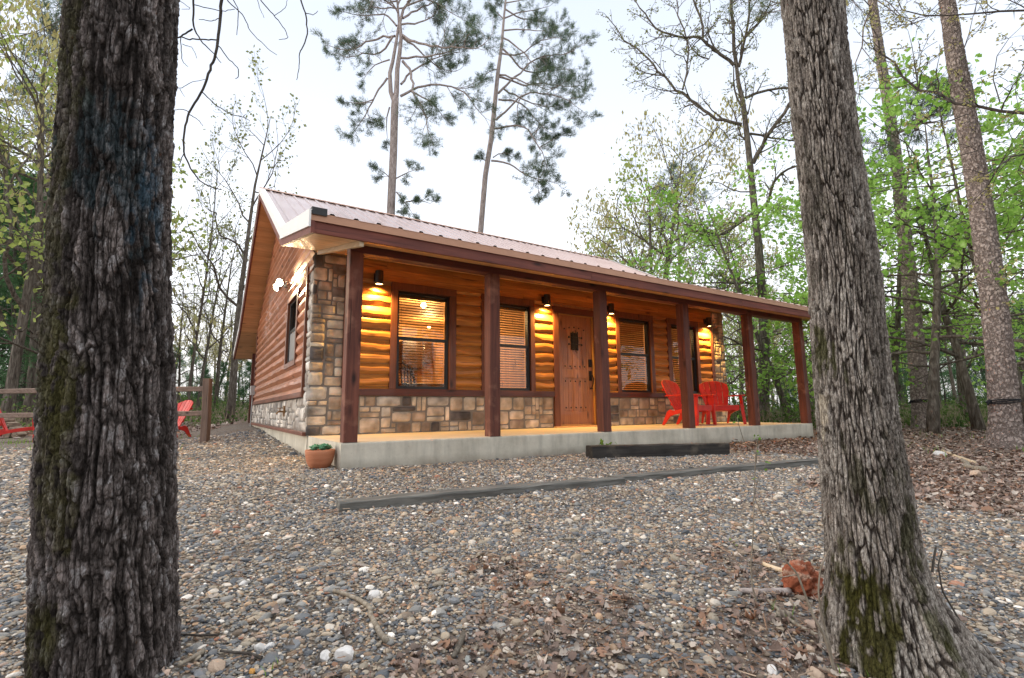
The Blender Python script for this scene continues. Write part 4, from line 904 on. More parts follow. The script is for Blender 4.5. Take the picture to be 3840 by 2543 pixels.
# ---------------------------------------------------------------- placing small things
def gat(u, v, dz=0.):
    d = FW+R2*(u-1920)/FPX-U2*(v-1271.5)/FPX; z = -.3
    for _ in range(12):
        t = (z-CAM[2])/d[2]; p = CAM+d*t; z = float(gz(p[0], p[1]))+dz
    return p
adirondack('red plastic garden chair on the porch seen from the side, nearest the door', (6.79, -.84, 0), .17, 'red garden chairs on the porch')
adirondack('red plastic garden chair on the porch facing the yard, by the stone corner', (7.80, -.80, 0), -.66, 'red garden chairs on the porch')
p = HD(70, 1600, 11.2); adirondack('red plastic garden chair in the yard beside the firewood at the left edge', (p[0], p[1], float(gz(p[0], p[1]))), 1.72, 'red garden chairs in the yard')
p = HD(622, 1600, 11.6); adirondack('red plastic garden chair half hidden behind the mossy oak and the fence rail', (p[0], p[1], float(gz(p[0], p[1]))), -1.0, 'red garden chairs in the yard')
# planter
p = gat(1204, 1757); tp = thing('plant_pot', 'round terracotta pot of green succulents at the porch corner', 'plant pot', (p[0]-.01, p[1]+.03, float(gz(p[0], p[1]))-.005))
m = MB(); m.lathe([(.001, 0), (.072, 0), (.088, .008), (.112, .035), (.130, .075), (.141, .12), (.147, .165), (.149, .19), (.144, .196), (.137, .19), (.130, .155)], n=40)
t = NT('terracotta'); v = t.coord((3, 3, 22)); tm = t.bsdf(t.ramp(t.noise(1.3, 5, v), [(.3, (.38, .125, .055)), (.7, (.50, .20, .10))]), .75, 0, t.bump(t.noise(2, 4, v), .12, .003))
m.build('pot', tm, tp, smooth=True)
m = MB(); a = np.arange(24)*2*pi/24; m.add([(.131*math.cos(q), .131*math.sin(q), .165) for q in a], [tuple(range(24))]); m.build('soil', plain('potting_soil', (.05, .035, .025), .95), tp)
rr = np.random.RandomState(3)
for cx, cy, s_ in ((.035, -.02, .062), (-.07, -.03, .045), (-.03, .05, .05), (.085, .04, .04), (.0, -.08, .035)):
    m = MB()
    for k in range(26):
        a = k*2.4; el = .25+1.2*(k/26.); L_ = s_*(1.35-.4*k/26.); w_ = L_*.34
        q = np.array([(0, 0, 0), (w_, L_*.5, .004), (w_*.7, L_*.85, .002), (0, L_, .0), (-w_*.7, L_*.85, .002), (-w_, L_*.5, .004)]); q2 = q+np.array((0, 0, L_*.14)); q2[0, 2] -= L_*.1
        V = rz(rx(np.vstack([q, q2]), el), a)+np.array((cx, cy, .185+.02*rr.rand())); m.add(V, [tuple(range(6))[::-1], tuple(range(6, 12))]+[(j, (j+1) % 6, 6+(j+1) % 6, 6+j) for j in range(6)])
    m.build('succulent', M['succ'], tp, smooth=True)
# timbers
def timber(name, a, b, w, h, sink, mat, label, seed, sag=.01, n=70, cat='timber', group=None, rough=.007):
    a = np.array(a, float); b = np.array(b, float); L_ = np.linalg.norm((b-a)[:2]); ang = math.atan2(b[1]-a[1], b[0]-a[0])
    c = (a+b)/2; ob = thing_mesh = MB(); x = np.linspace(-L_/2, L_/2, n); k = 14
    pr_ = [(0, 0), (0, h*.35), (0, h*.7), (0, h-.008), (.008, h), (w*.3, h), (w*.6, h), (w-.008, h), (w, h-.008), (w, h*.5), (w, 0)]
    X = np.zeros((len(pr_), n, 3))
    for i, (yy, zz) in enumerate(pr_):
        r1 = fbm(x*6+i*.9, i*1.1+seed+x*0, seed, 4)-.5; r2 = fbm(x*5+9, i*1.3+seed+x*0, seed+4, 4)-.5; low = (fbm(x*.8, x*0+seed, seed+2, 2)-.5)*2
        X[i] = np.stack([x, yy+r1*rough*2.5, zz+(r2*rough*2.5+low*sag if zz > 0 else -.05+0*x)-sink], -1)
    m = MB(); m.grid(X, .5); m.add(X[:, 0], [tuple(range(len(pr_)))], .3); m.add(X[:, -1], [tuple(range(len(pr_)))[::-1]], .3)
    o = m.build(name, mat); o.location = (c[0], c[1], (a[2]+b[2])/2); o.rotation_euler = (0, -math.atan2(b[2]-a[2], L_), ang)
    return tag(o, label, cat, group)
timber('railway_tie', gat(2222, 1722), gat(2738, 1706), .17, .150, .0, M['tie'], 'short blackened timber used as a step against the porch slab', 2, .004, rough=.009)
g_ = 'weathered timbers edging the gravel path'
timber('edging_timber', gat(1272, 1922), gat(2345, 1817), .15, .062, 0, M['edge'], 'left weathered edging timber with its sawn end in the gravel', 5, .008, group=g_)
timber('edging_timber', gat(2318, 1812), gat(3110, 1736), .15, .052, 0, M['edge'], 'right weathered edging timber running behind the plated trunk', 8, .008, group=g_)
# fence
ft = thing('rail_fence', 'split rail fence of grey brown wood beside the fire pit', 'fence')
def fpos(u, hd): p = HD(u, 1560, hd); return np.array((p[0], p[1], float(gz(p[0], p[1]))))
P0, P1, P2 = fpos(776, 9.5), fpos(330, 9.55), fpos(-330, 9.8)
for p in (P0, P1, P2):
    m = MB(); n = 14; zz = np.linspace(-.15, 1.21, n); dv = (P1-P0)/np.linalg.norm(P1-P0)
    X = np.array([[(sx_*.062*(1+.05*(vnoise(z*3, i, 4)-.5))+.012*(vnoise(z*2.2, 9, 2)-.5)+(.03*z), sy_*.055, z) for i, (sx_, sy_) in enumerate([(-1, -1), (-.2, -1.1), (1, -1), (1.05, 0), (1, 1), (-1, 1), (-1.03, .2), (-1, -1)])] for z in zz])
    m.grid(X, .4); m.add(X[-1, :7], [tuple(range(7))], .4); o = m.build('fence_post', M['fencez'], ft); o.location = p; o.rotation_euler = (0, 0, math.atan2(dv[1], dv[0]))
for A, B in ((P0, P1), (P1, P2)):
    for k, zr_ in enumerate((1.045, .56)):
        m = MB(); n = 24; tt = np.linspace(.02, .98, n) if k == 0 else np.linspace(.015, .985, n)
        c = np.array([A+(B-A)*q for q in tt]); c[:, 2] = -.27+zr_+.012*np.array([vnoise(q*5, k, 3) for q in tt]); c[:, 2] += (.02 if k else 0)
        X = []
        for q, cc in zip(tt, c):
            e = min(1, min(q, 1-q)*9+.55); X.append([cc+np.array((0, oy*.035, oz*.047*e*(1+.1*(vnoise(q*8, i, 7)-.5)))) for i, (oy, oz) in enumerate([(-1, -.8), (-1, .8), (-.4, 1.05), (1, .9), (1, -.9), (-.2, -1), (-1, -.8)])])
        m.grid(np.array(X), .3+.4*k); o = m.build('rail', M['fence'], ft)
# firewood
t = NT('split_firewood'); v = t.coord((3, 18, 18)); fm = t.bsdf(t.ramp(t.noise(1.4, 5, v), [(.3, (.13, .09, .065)), (.7, (.42, .32, .23))]), .9, 0, t.bump(t.noise(1.5, 5, v), .6, .01))
p = HD(10, 1620, 12.4); q0 = None; pz = float(gz(p[0], p[1])); n_ = 0
for lay in range(4):
    for k in range(5-lay):
        lb = ['bottom', 'second', 'third', 'top'][lay]
        if q0 is None:
            m = MB(); m.prism([(-.075, -.05), (.02, -.07), (.085, -.01), (.03, .07), (-.06, .05)], -.22, .22, 0, .4); q0 = m.build('firewood_log', fm, bevel=.008); o = q0
        else: o = q0.copy(); COL.objects.link(o)
        o.location = (p[0]-.35+.165*k+.08*lay, p[1]+.02*rr.randn(), pz+.07+.125*lay); o.rotation_euler = (rr.rand()*6, rr.randn()*.06, 1.3+rr.randn()*.12)
        tag(o, 'split log in the %s row of the firewood heap at the left edge' % lb, 'firewood', 'split logs heaped beside the yard chair')
# white cleanout, weed by the step
p = gat(3085, 1690); m = MB(); m.box(-.05, .05, -.05, .05, -.02, .075, .5); m.lathe([(.036, .07), (.036, .095), (.001, .1)], n=16); o = m.build('drain_cover', M['pvc'], bevel=.006); o.location = p; tag(o, 'small white plastic drain cap on the ground beyond the porch slab', 'drain cap')
# rotten stump
v, f = ico(4); d_ = (fbm(v[:, 0]*4+9, v[:, 1]*4+v[:, 2]*6, 3, 5)-.5)*.55+(vnoise(v[:, 0]*22, v[:, 2]*7+v[:, 1]*20, 5)-.5)*.14+1
v = v*d_[:, None]*np.array((.085, .085, .10)); c_ = np.array((.30, .085, .04))*(.45+.9*fbm(v[:, 0]*60, v[:, 2]*60+v[:, 1]*33, 2, 4))[:, None]; wq = sm(.55, .68, fbm(v[:, 0]*40, v[:, 2]*40, 7, 3))[:, None]*.6; c_ = c_*(1-wq)+np.array((.55, .40, .30))*wq
m = MB(); m.add(v, f, 0, c_); p = gat(3062, 2262); o = m.build('rotten_stump', m_attr('rotten_wood', .95, .8, .01, 60), smooth=True, usecol=True); o.scale = (.82,)*3; o.location = (p[0]+.05, p[1]+.08, p[2]+.05); tag(o, 'crumbling orange red lump of rotten wood beside the mossy trunk foot', 'rotten wood')
# rocks one can count
RT_ = {'w': ((.66, .63, .60), 'white quartz'), 't': ((.46, .34, .25), 'tan'), 'o': ((.55, .27, .06), 'orange'), 'r': ((.45, .2, .14), 'reddish'), 'g': ((.30, .31, .29), 'grey')}
c5 = lambda x, y: (600+x/1.8215, 1700+y/1.8215); c4 = lambda x, y: (2700+x/1.8596, 1700+y/1.8600); c3 = lambda x, y: (2900+x/2.24, 1100+y/2.24)
rocks = [(c5(1262, 1400), 62, 'w', 'largest white quartz rock among dead leaves at the bottom'), (c5(1458, 985), 40, 'w', 'white quartz rock beside the curved stick'), (c5(1125, 1405), 42, 'w', 'pale rock behind the short grey twig'), (c5(685, 1345), 34, 'w', 'white stone left of the leaf drift'), (c5(745, 1335), 28, 'w', 'white stone right next to its white twin'),
         (c5(385, 1480), 58, 't', 'large tan rock close to the dark mossy trunk'), (c5(630, 1500), 24, 'o', 'small bright orange stone on the leaves'), (c5(185, 850), 26, 't', 'rounded tan stone by the dark trunk edge'), (c5(570, 905), 26, 'w', 'whitish stone in open gravel'), (c5(2105, 1420), 26, 'g', 'flat grey stone at the end of the stubby stick'),
         (c4(455, 1405), 36, 'r', 'reddish stone left of the mossy trunk foot'), (c4(365, 1530), 34, 'w', 'pale angular stone at the bottom edge left of the sapling'), (c4(665, 1560), 48, 't', 'broad grey tan stone below the sapling base'), (c4(625, 1380), 30, 't', 'brown stone beside the sapling foot'), (c4(1760, 1370), 62, 'w', 'long white stone against the flared root'), (c4(1850, 1470), 40, 'w', 'white stone just below the flared root'),
         (c3(1400, 1370), 30, 'w', 'white rock in the leaves under the far pine'), (c3(1700, 1540), 38, 't', 'pinkish rock beside the fallen branches')]
mats = {}
for i, ((u, v_), rp, k, lb) in enumerate(rocks):
    p = gat(u, v_); dd = (p-CAM)@FW; rad = rp/1.85*dd/FPX*1.15; vv, ff = rocky(3, .0, 100+i, 7); vv = vv*(1+.10*(fbm(vv[:, 0]*3, vv[:, 1]*3+vv[:, 2]*2, i, 4)-.5)[:, None]*2)
    if k not in mats: mats[k] = plain('rock_'+RT_[k][1].replace(' ', '_'), RT_[k][0], .75, 0, .25)
    m = MB(); m.add(vv*rad*np.array((1.15, .8, .75)), ff); o = m.build('rock', mats[k], smooth=False); o.location = (p[0], p[1], p[2]+rad*.35); o.rotation_euler = (.2*rr.randn(), .2*rr.randn(), rr.rand()*6); tag(o, lb, 'rock', 'loose rocks on the gravel')
# sticks
def stick(pts, rp, mat, label, conv=c5, lift=.008, sides=8, cat='stick', name='fallen_stick', group='sticks on the ground'):
    P = [gat(*conv(x, y)) for x, y in pts]; P = np.array(P); P[:, 2] += lift+.006; dd = ((P-CAM)@FW).mean(); r0 = rp*dd/FPX*1.35
    t_ = np.linspace(0, 1, 28); s_ = np.linspace(0, 1, len(P)); Q = np.stack([np.interp(t_, s_, P[:, i]) for i in range(3)], -1); Q[:, :2] += (np.random.RandomState(int(pts[0][0])).randn(28, 2))*r0*.25
    Q[1:-1] = (Q[:-2]+2*Q[1:-1]+Q[2:])/4; Q[:, 2] = np.maximum(Q[:, 2], gz(Q[:, 0], Q[:, 1])+r0*.6)
    m = MB(); m.tube(Q, r0*np.linspace(.75, 1.05, 28), sides, .5); return tag(m.build(name, mat, smooth=True), label, cat, group)
stick([(1180, 965), (1270, 985), (1350, 1020), (1425, 1070), (1450, 1150), (1480, 1230), (1550, 1312)], 7., M['palebark'], 'long curved pale stick lying on gravel and leaves')
stick([(1060, 1475), (1085, 1420), (1112, 1370)], 4.5, M['twig'], 'short grey twig leaning on a pale rock')
stick([(410, 1383), (520, 1395), (600, 1400), (695, 1432)], 4.5, M['twig'], 'dark thin stick in leaves near the dark trunk')
stick([(130, 1480), (220, 1430), (300, 1385)], 7, M['palebark'], 'pale split stick at the foot of the dark trunk')
stick([(130, 1268), (260, 1275), (395, 1272)], 3.5, M['twig'], 'straight thin twig beside the dark trunk')
stick([(2000, 1420), (2040, 1350), (2070, 1270)], 9, M['oakbark'], 'stubby bark covered stick in the right gravel')
stick([(340, 1050), (450, 1165), (560, 1240), (700, 1310), (820, 1400), (960, 1470)], 6., M['palebark'], 'long pale lichen stick left of the plated trunk', c4)
stick([(145, 985), (300, 990), (480, 992)], 10, M['pinetop'], 'thick brown stick ending at the rotten wood', c4)
stick([(310, 795), (450, 850), (590, 905)], 8, M['bare'], 'split pale branch behind the rotten wood', c4)
stick([(980, 1500), (1150, 1520), (1300, 1545)], 6, M['palebark'], 'pale stick at the bottom edge under the moss', c4)
stick([(1420, 1340), (1550, 1390), (1690, 1440)], 6, M['bare'], 'bare branch on leaves in front of the strapped pines', c3)
stick([(1600, 1420), (1640, 1480), (1720, 1495), (1790, 1500)], 9, M['palebark'], 'crooked pale root on the red leaves', c3)
# ---------------------------------------------------------------- tree kit
class Tree:
    def __init__(s, seed): s.r = np.random.RandomState(seed); s.w = MB(); s.tips = []; s.n = 0
    def limb(s, P, r0, r1, sides=6, cap=False):
        P = np.asarray(P, float); s.w.tube(P, np.linspace(r0, r1, len(P)), sides, 0, cap)
    def grow(s, p, d, L, r, lev, o):
        R_ = s.r; n = max(3, int(L/o.get('seg', .35))); n = min(n, 9); d = np.asarray(d, float)/np.linalg.norm(d); P = [np.asarray(p, float)]; st = L/n; D = [d]
        for i in range(n):
            d = d+R_.randn(3)*o.get('wob', .22)+np.array((0, 0, o.get('up', .05))); d /= np.linalg.norm(d); P.append(P[-1]+d*st); D.append(d)
        r1 = max(r*.35, o.get('rmin', .003)); s.limb(P, r, r1, 5 if r < .03 else 7)
        if lev <= 0:
            for i in range(1, n+1): s.tips.append((P[i], D[i]))
            return
        k = o.get('kids', 4); k = max(2, int(k*(.75+.5*R_.rand())))
        for j in range(k):
            t = o.get('t0', .25)+(1-o.get('t0', .25))*(j+R_.rand())/k; x = t*n; i = min(int(x), n-1); q = P[i]+(P[i+1]-P[i])*(x-i); dd = D[i+1]
            a = R_.randn(3); a -= a@dd*dd; a /= np.linalg.norm(a)+1e-9; ang = o.get('ang', .9)*(.7+.6*R_.rand()); nd = dd*math.cos(ang)+a*math.sin(ang)
            if o.get('flat'): nd[2] *= 1-o['flat']
            s.grow(q, nd, L*o.get('lr', .55)*(1.15-.5*t)*(.7+.6*R_.rand()), max(r*(.55-.25*t), .0035), lev-1, o)
        s.grow(P[-1], D[-1], L*.35, r1, 0, o)
    def traced(s, P, r0, r1, o, t0=.35, every=.5, lev=1, L=1.2, sides=7):
        """a limb followed through given points, with side shoots grown on its outer part"""
        P = np.asarray(P, float); seg = np.linalg.norm(np.diff(P, axis=0), axis=1); cs = np.concatenate([[0], np.cumsum(seg)]); tot = cs[-1]; n = max(4, int(tot/.3)); n = min(n, 40)
        t_ = np.linspace(0, tot, n); 
        Q = np.stack([np.interp(t_, cs, P[:, i]) for i in range(3)], -1)
        for _ in range(2): Q[1:-1] = (Q[:-2]+2*Q[1:-1]+Q[2:])/4
        Q[1:-1] += s.r.randn(n-2, 3)*min(.03, tot*.008); s.limb(Q, r0, r1, sides)
        x = t0*tot
        while x < tot:
            i = min(int(x/tot*(n-1)), n-2); q = Q[i]; dd = Q[i+1]-Q[i]; dd /= np.linalg.norm(dd); a = s.r.randn(3); a -= a@dd*dd; a /= np.linalg.norm(a); ang = .5+.7*s.r.rand(); rr_ = r0+(r1-r0)*x/tot
            s.grow(q, dd*math.cos(ang)+a*math.sin(ang), L*(1.1-.5*x/tot)*(.6+.7*s.r.rand()), min(rr_*.6, .03+.0*L), lev, o); x += every*(.6+.8*s.r.rand())
        s.grow(Q[-1], Q[-1]-Q[-2], L*.6, r1, lev, o)
    def foliage(s, kind, per, size, spread, name, mat, parent, droop=.3, keep=1.):
        if not s.tips: return
        R_ = s.r; T = np.array([t[0] for t in s.tips]); D = np.array([t[1] for t in s.tips])
        if keep < 1: k = R_.rand(len(T)) < keep; T, D = T[k], D[k]
        n = len(T)*per; c = np.repeat(T, per, 0); d = np.repeat(D, per, 0)
        if kind == 'needle':
            v = R_.randn(n, 3); v /= np.linalg.norm(v, axis=1)[:, None]; dr = d*.75+v*.85+np.array((0, 0, .15)); dr /= np.linalg.norm(dr, axis=1)[:, None]; L_ = size*(.7+.5*R_.rand(n, 1)); c = c+R_.randn(n, 3)*spread
            sd = np.cross(dr, R_.randn(n, 3)); sd /= np.linalg.norm(sd, axis=1)[:, None]; w = size*.045
            V = np.stack([c-sd*w, c+sd*w, c+dr*L_], 1).reshape(-1, 3); F = np.arange(3*n).reshape(n, 3)
        else:
            c = c+R_.randn(n, 3)*spread; a = R_.randn(n, 3); a[:, 2] = a[:, 2]*.6-droop*1.4; a /= np.linalg.norm(a, axis=1)[:, None]
            if kind == 'catkin': a[:, :2] *= .35; a[:, 2] = -np.abs(a[:, 2])-.3; a /= np.linalg.norm(a, axis=1)[:, None]
            b = np.cross(a, R_.randn(n, 3)+np.array((0, 0, 1.5 if kind == 'broad' else 0.))); b /= np.linalg.norm(b, axis=1)[:, None]; L_ = size*(.6+.7*R_.rand(n, 1)); w = L_*{'leaf': .38, 'catkin': .2, 'broad': .52}[kind]
            if kind == 'broad':
                nn = np.cross(a, b)
                P_ = [c, c+a*L_*.25+b*w*.9+nn*L_*.06, c+a*L_*.5+b*w*.45, c+a*L_*.62+b*w*.8, c+a*L_*1.+nn*L_*.0-np.array((0, 0, .15))*L_, c+a*L_*.62-b*w*.8, c+a*L_*.5-b*w*.45, c+a*L_*.25-b*w*.9+nn*L_*.06]
                V = np.stack(P_, 1).reshape(-1, 3); F = (np.array([(0, 1, 2), (2, 3, 4), (4, 5, 6), (6, 7, 0)])[None]+(np.arange(n)*8)[:, None, None]).reshape(-1, 3)
                F2 = (np.array([(0, 2, 4, 6)])[None]+(np.arange(n)*8)[:, None, None]).reshape(-1, 4); m = MB(); m.add(V, F); m.F.setdefault(4, []).append(F2); return m.build(name, mat, parent)
            V = np.stack([c, c+a*L_*.5+b*w, c+a*L_, c+a*L_*.5-b*w], 1).reshape(-1, 3); F = np.arange(4*n).reshape(n, 4)
        m = MB(); m.add(V, F); return m.build(name, mat, parent)
def tracer(conv, hd, seed=0, jit=.35):
    """picture points -> a limb that also runs towards or away from the viewer"""
    r_ = np.random.RandomState(seed)
    def f(pts, base=None, dj=None):
        P = []; j = (r_.rand()*2-1)*jit*3 if dj is None else dj; L_ = len(pts)-1; h0 = hd if base is None else base
        P0 = HD(*conv(*pts[0]), h0)
        for i, q in enumerate(pts):
            p0 = HD(*conv(*q), h0); lat = np.linalg.norm(p0-P0); P.append(HD(*conv(*q), h0+j*lat*.35))
        return np.array(P)
    return f
def trunk_tree(T, pts, hd, conv, scale, z0=None, sides=14):
    P = np.array([HD(*conv(x, y), hd) for x, y, r_ in pts]); rad = np.array([r_/scale*hd/FPX for x, y, r_ in pts]); k = np.argsort(P[:, 2]); P = P[k]; rad = rad[k]
    if z0 is not None:
        d = (P[1]-P[0])/(P[1][2]-P[0][2]); 
        if P[0][2] > z0: b = P[0]+d*(z0-P[0][2])*.6; b[2] = z0; P = np.vstack([b, P]); rad = np.insert(rad, 0, rad[0]*1.12)
    t_ = np.linspace(0, 1, 40)*(P[-1][2]-P[0][2])+P[0][2]; Q = np.stack([np.interp(t_, P[:, 2], P[:, i]) for i in range(3)], -1); rq = np.interp(t_, P[:, 2], rad)
    rq = rq*(1+.25*np.exp(-(t_-t_[0])/.25))
    if sides < 20: T.w.tube(Q, rq, sides, 0); return P, rad
    z = np.linspace(t_[0], t_[-1], 420); a = np.arange(121)*2*pi/120; A_, Z_ = np.meshgrid(a, z); n_ = 22; U = A_/(2*pi)
    f1, f2, iv = worley((U+.03*(fbm(U*12, Z_*5, 5, 2, 12)-.5))*n_, Z_*9, int(hd*10), n_); r_ = np.interp(Z_, t_, rq)*(1+.01*np.sin(A_*3+Z_))+.013*sm(.03, .3, f2-f1)*(.5+iv)+.004*fbm(U*60, Z_*30, 3, 3, 60)
    T.w.grid(np.stack([np.interp(Z_, Q[:, 2], Q[:, 0])+r_*np.cos(A_), np.interp(Z_, Q[:, 2], Q[:, 1])+r_*np.sin(A_), Z_], -1), 0.); return P, rad
cA = lambda x, y: (1200+x/1.7425, y/1.7425); cO = lambda x, y: (2200+x/1.3067, y/1.3067); cR = lambda x, y: (2900+x/1.3064, y/1.3064)
pine_o = dict(seg=.3, wob=.28, up=.10, kids=6, ang=.85, lr=.6, rmin=.006, t0=.15)
def needle_tree(T, root, tm, per=19, size=.17):
    T.w.build('trunk', tm, root, smooth=True); T.foliage('needle', per, size, .05, 'crown', M['needle'], root)
# forked pine
T = Tree(21); hd = 22.; tc = tracer(cA, hd, 4)
trunk_tree(T, [(462, 1500, 29), (462, 1400, 28), (480, 1000, 26), (488, 700, 26), (492, 640, 25)], hd, cA, 1.7425, -.4)
for P, a, b in (([(482, 655), (462, 600), (456, 480), (476, 400), (500, 260), (516, 150), (505, 0), (500, -160)], 17, 6), ([(494, 655), (500, 600), (505, 450), (520, 350), (530, 250), (522, 150), (545, 60), (592, 0), (640, -120)], 20, 6)):
    q = np.array([HD(*cA(x, y), hd) for x, y in P]); T.limb(q, a/1.7425*hd/FPX, b/1.7425*hd/FPX, 12); 
    for _ in range(7): T.grow(q[-1]-(q[-1]-q[-3])*T.r.rand(), T.r.randn(3)+np.array((0, 0, .5)), 3., .04, 2, pine_o)
for P in [[(490, 235), (400, 240), (300, 270), (230, 320), (130, 330), (60, 300)], [(500, 170), (430, 80), (340, 100), (240, 110), (170, 80)], [(475, 240), (430, 330), (380, 360), (280, 350), (180, 380), (110, 350)], [(455, 390), (380, 390), (330, 450), (290, 510)],
          [(440, 510), (390, 570), (350, 650), (310, 740), (250, 830), (215, 870)], [(350, 650), (280, 690), (200, 670)], [(530, 160), (620, 160), (700, 140), (770, 80), (800, 20)], [(540, 230), (620, 280), (740, 300), (860, 310), (1000, 320), (1080, 290), (1120, 230)], [(530, 380), (650, 375), (740, 360), (880, 330), (960, 200)],
          [(525, 630), (600, 590), (700, 550), (800, 550), (930, 590), (1000, 660), (1050, 730), (1095, 800)], [(530, 550), (570, 480), (650, 440), (720, 390), (850, 350), (930, 340)], [(540, 400), (600, 460), (600, 600), (660, 690), (710, 780), (690, 830), (740, 940)], [(532, 240), (640, 320), (730, 420), (840, 480), (920, 450)],
          [(540, 120), (640, 60), (760, 0), (880, -40)], [(505, 60), (420, 0), (340, -60)], [(560, 40), (700, -20), (820, 60), (920, 120)], [(600, 600), (680, 640), (760, 680), (800, 760)], [(500, 1255), (560, 1320), (600, 1390)], [(470, 1180), (430, 1120), (390, 1110)], [(490, 1170), (560, 1130), (620, 1110)], [(560, 1320), (650, 1290), (720, 1330)], [(455, 700), (420, 760), (440, 900)]]:
    q = tc(P); L_ = np.linalg.norm(q[-1]-q[0]); T.traced(q, .026+.009*L_, .011, pine_o, .48, .33, 1, min(1.35, .5+.17*L_))
rt = thing('pine_tree', 'tall forked pine behind the roof, left of its straight neighbour', 'tree'); needle_tree(T, rt, M['pinetop'])
# single pine
T = Tree(22); hd = 24.; tc = tracer(cA, hd, 9)
trunk_tree(T, [(1040, 1640, 20), (1048, 1530, 19.5), (1080, 1150, 18), (1120, 900, 17), (1140, 700, 16), (1162, 480, 14), (1187, 300, 11), (1203, 100, 8), (1220, -60, 6), (1240, -200, 4)], hd, cA, 1.7425, -.4)
for P in [[(1175, 490), (1260, 510), (1350, 540), (1400, 560), (1500, 600), (1560, 560)], [(1165, 610), (1250, 520), (1350, 430), (1440, 370), (1560, 350), (1650, 350), (1710, 290)], [(1165, 650), (1280, 650), (1380, 740), (1440, 800), (1480, 870), (1540, 880)], [(1150, 785), (1250, 690), (1340, 605), (1450, 615), (1600, 630), (1650, 680), (1720, 730)],
          [(1140, 840), (1240, 830), (1340, 810), (1380, 900), (1450, 960), (1460, 1050), (1500, 1130)], [(1120, 1050), (1210, 1060), (1300, 1110), (1400, 1170), (1480, 1180), (1550, 1200)], [(1460, 1050), (1420, 1180), (1430, 1270)], [(1170, 450), (1110, 450), (1070, 500)], [(1190, 350), (1300, 370), (1400, 300), (1480, 240), (1600, 260)], [(1200, 200), (1300, 190), (1420, 200), (1540, 220)],
          [(1205, 120), (1300, 80), (1420, 60), (1500, 40)], [(1203, 130), (1140, 70), (1110, 20)], [(1195, 320), (1300, 440), (1380, 480), (1550, 460), (1680, 450)], [(1212, 20), (1300, 10), (1420, -20)], [(1100, 1060), (1060, 1040)], [(1130, 1030), (1190, 970), (1250, 1010)], [(1200, 580), (1300, 640), (1450, 700), (1600, 680)], [(1160, 500), (1240, 520), (1330, 560), (1440, 540), (1560, 560), (1700, 560)], [(1200, 250), (1290, 300), (1400, 420), (1500, 500)], [(1215, 0), (1140, -60)], [(1320, 620), (1270, 720), (1300, 780)], [(1210, 60), (1330, 130), (1480, 140), (1560, 170)], [(1440, 800), (1400, 880), (1390, 930)], [(1440, 960), (1520, 920), (1570, 880)]]:
    q = tc(P); L_ = np.linalg.norm(q[-1]-q[0]); T.traced(q, .024+.008*L_, .010, pine_o, .48, .33, 1, min(1.35, .5+.17*L_))
rt = thing('pine_tree', 'tall straight pine behind the roof leaning slightly right', 'tree'); needle_tree(T, rt, M['pinetop'])
# spreading bare oak beyond the porch
bare_o = dict(seg=.28, wob=.30, up=.06, kids=4, ang=.8, lr=.6, rmin=.004, t0=.2)
T = Tree(23); hd = 17.; tc = tracer(cO, hd, 2)
trunk_tree(T, [(868, 2090, 25), (872, 1700, 23), (860, 1440, 21), (842, 1200, 19), (820, 1000, 17), (800, 800, 15), (785, 660, 14), (766, 500, 12.5), (742, 400, 10), (735, 330, 9)], hd, cO, 1.3067, -.4)
for P, a, b in [([(735, 330), (715, 200), (715, 60), (700, -60)], 8, 4), ([(745, 330), (770, 200), (800, 100), (795, -40)], 6, 3), ([(760, 610), (700, 590), (620, 590), (580, 545), (500, 490), (440, 430), (380, 380), (320, 310), (300, 280), (220, 220), (160, 160)], 7, 2), ([(470, 440), (490, 380), (500, 280), (490, 180), (450, 80), (440, -10)], 4, 2), ([(722, 320), (680, 290), (600, 220), (570, 185), (480, 180), (380, 170), (310, 110), (260, 40)], 7, 2), ([(570, 185), (580, 140), (550, 60), (520, -10)], 5, 3),
                ([(815, 800), (860, 700), (920, 620), (980, 530), (1030, 460), (1090, 400)], 9, 4), ([(800, 655), (850, 660), (920, 680), (1010, 690)], 5, 2), ([(780, 480), (850, 440), (930, 430), (1010, 430)], 6, 3), ([(770, 190), (830, 140), (880, 60), (910, -20)], 5, 2), ([(825, 1040), (760, 1070), (720, 1110), (670, 1170), (640, 1160), (560, 1110), (480, 1100)], 8, 2), ([(838, 1390), (740, 1388), (640, 1380), (550, 1388)], 5, 2),
                ([(835, 1045), (900, 1010), (905, 900), (920, 850), (1040, 810)], 7, 3), ([(790, 690), (740, 680), (752, 600), (718, 540)], 4, 2), ([(640, 620), (600, 690), (560, 720), (470, 760)], 3, 1.5), ([(790, 560), (740, 520), (720, 440), (720, 360)], 5, 2), ([(600, 290), (540, 290), (500, 210)], 3, 1.5), ([(380, 370), (330, 380), (250, 340)], 3, 1.5), ([(810, 940), (740, 960), (660, 900)], 3, 1.5)]:
    q = tc(P); L_ = np.linalg.norm(q[-1]-q[0]); T.traced(q, a/1.3067*hd/FPX*1.3, b/1.3067*hd/FPX*1.6, dict(bare_o, rmin=.006), .15, .30, 1, min(1.5, .55+.2*L_))
rt = thing('oak_tree', 'tall bare limbed oak standing just beyond the porch posts', 'tree'); T.w.build('trunk', M['oakbark'], rt, smooth=True); T.foliage('leaf', 3, .075, .05, 'crown', M['bud'], rt, keep=.7)
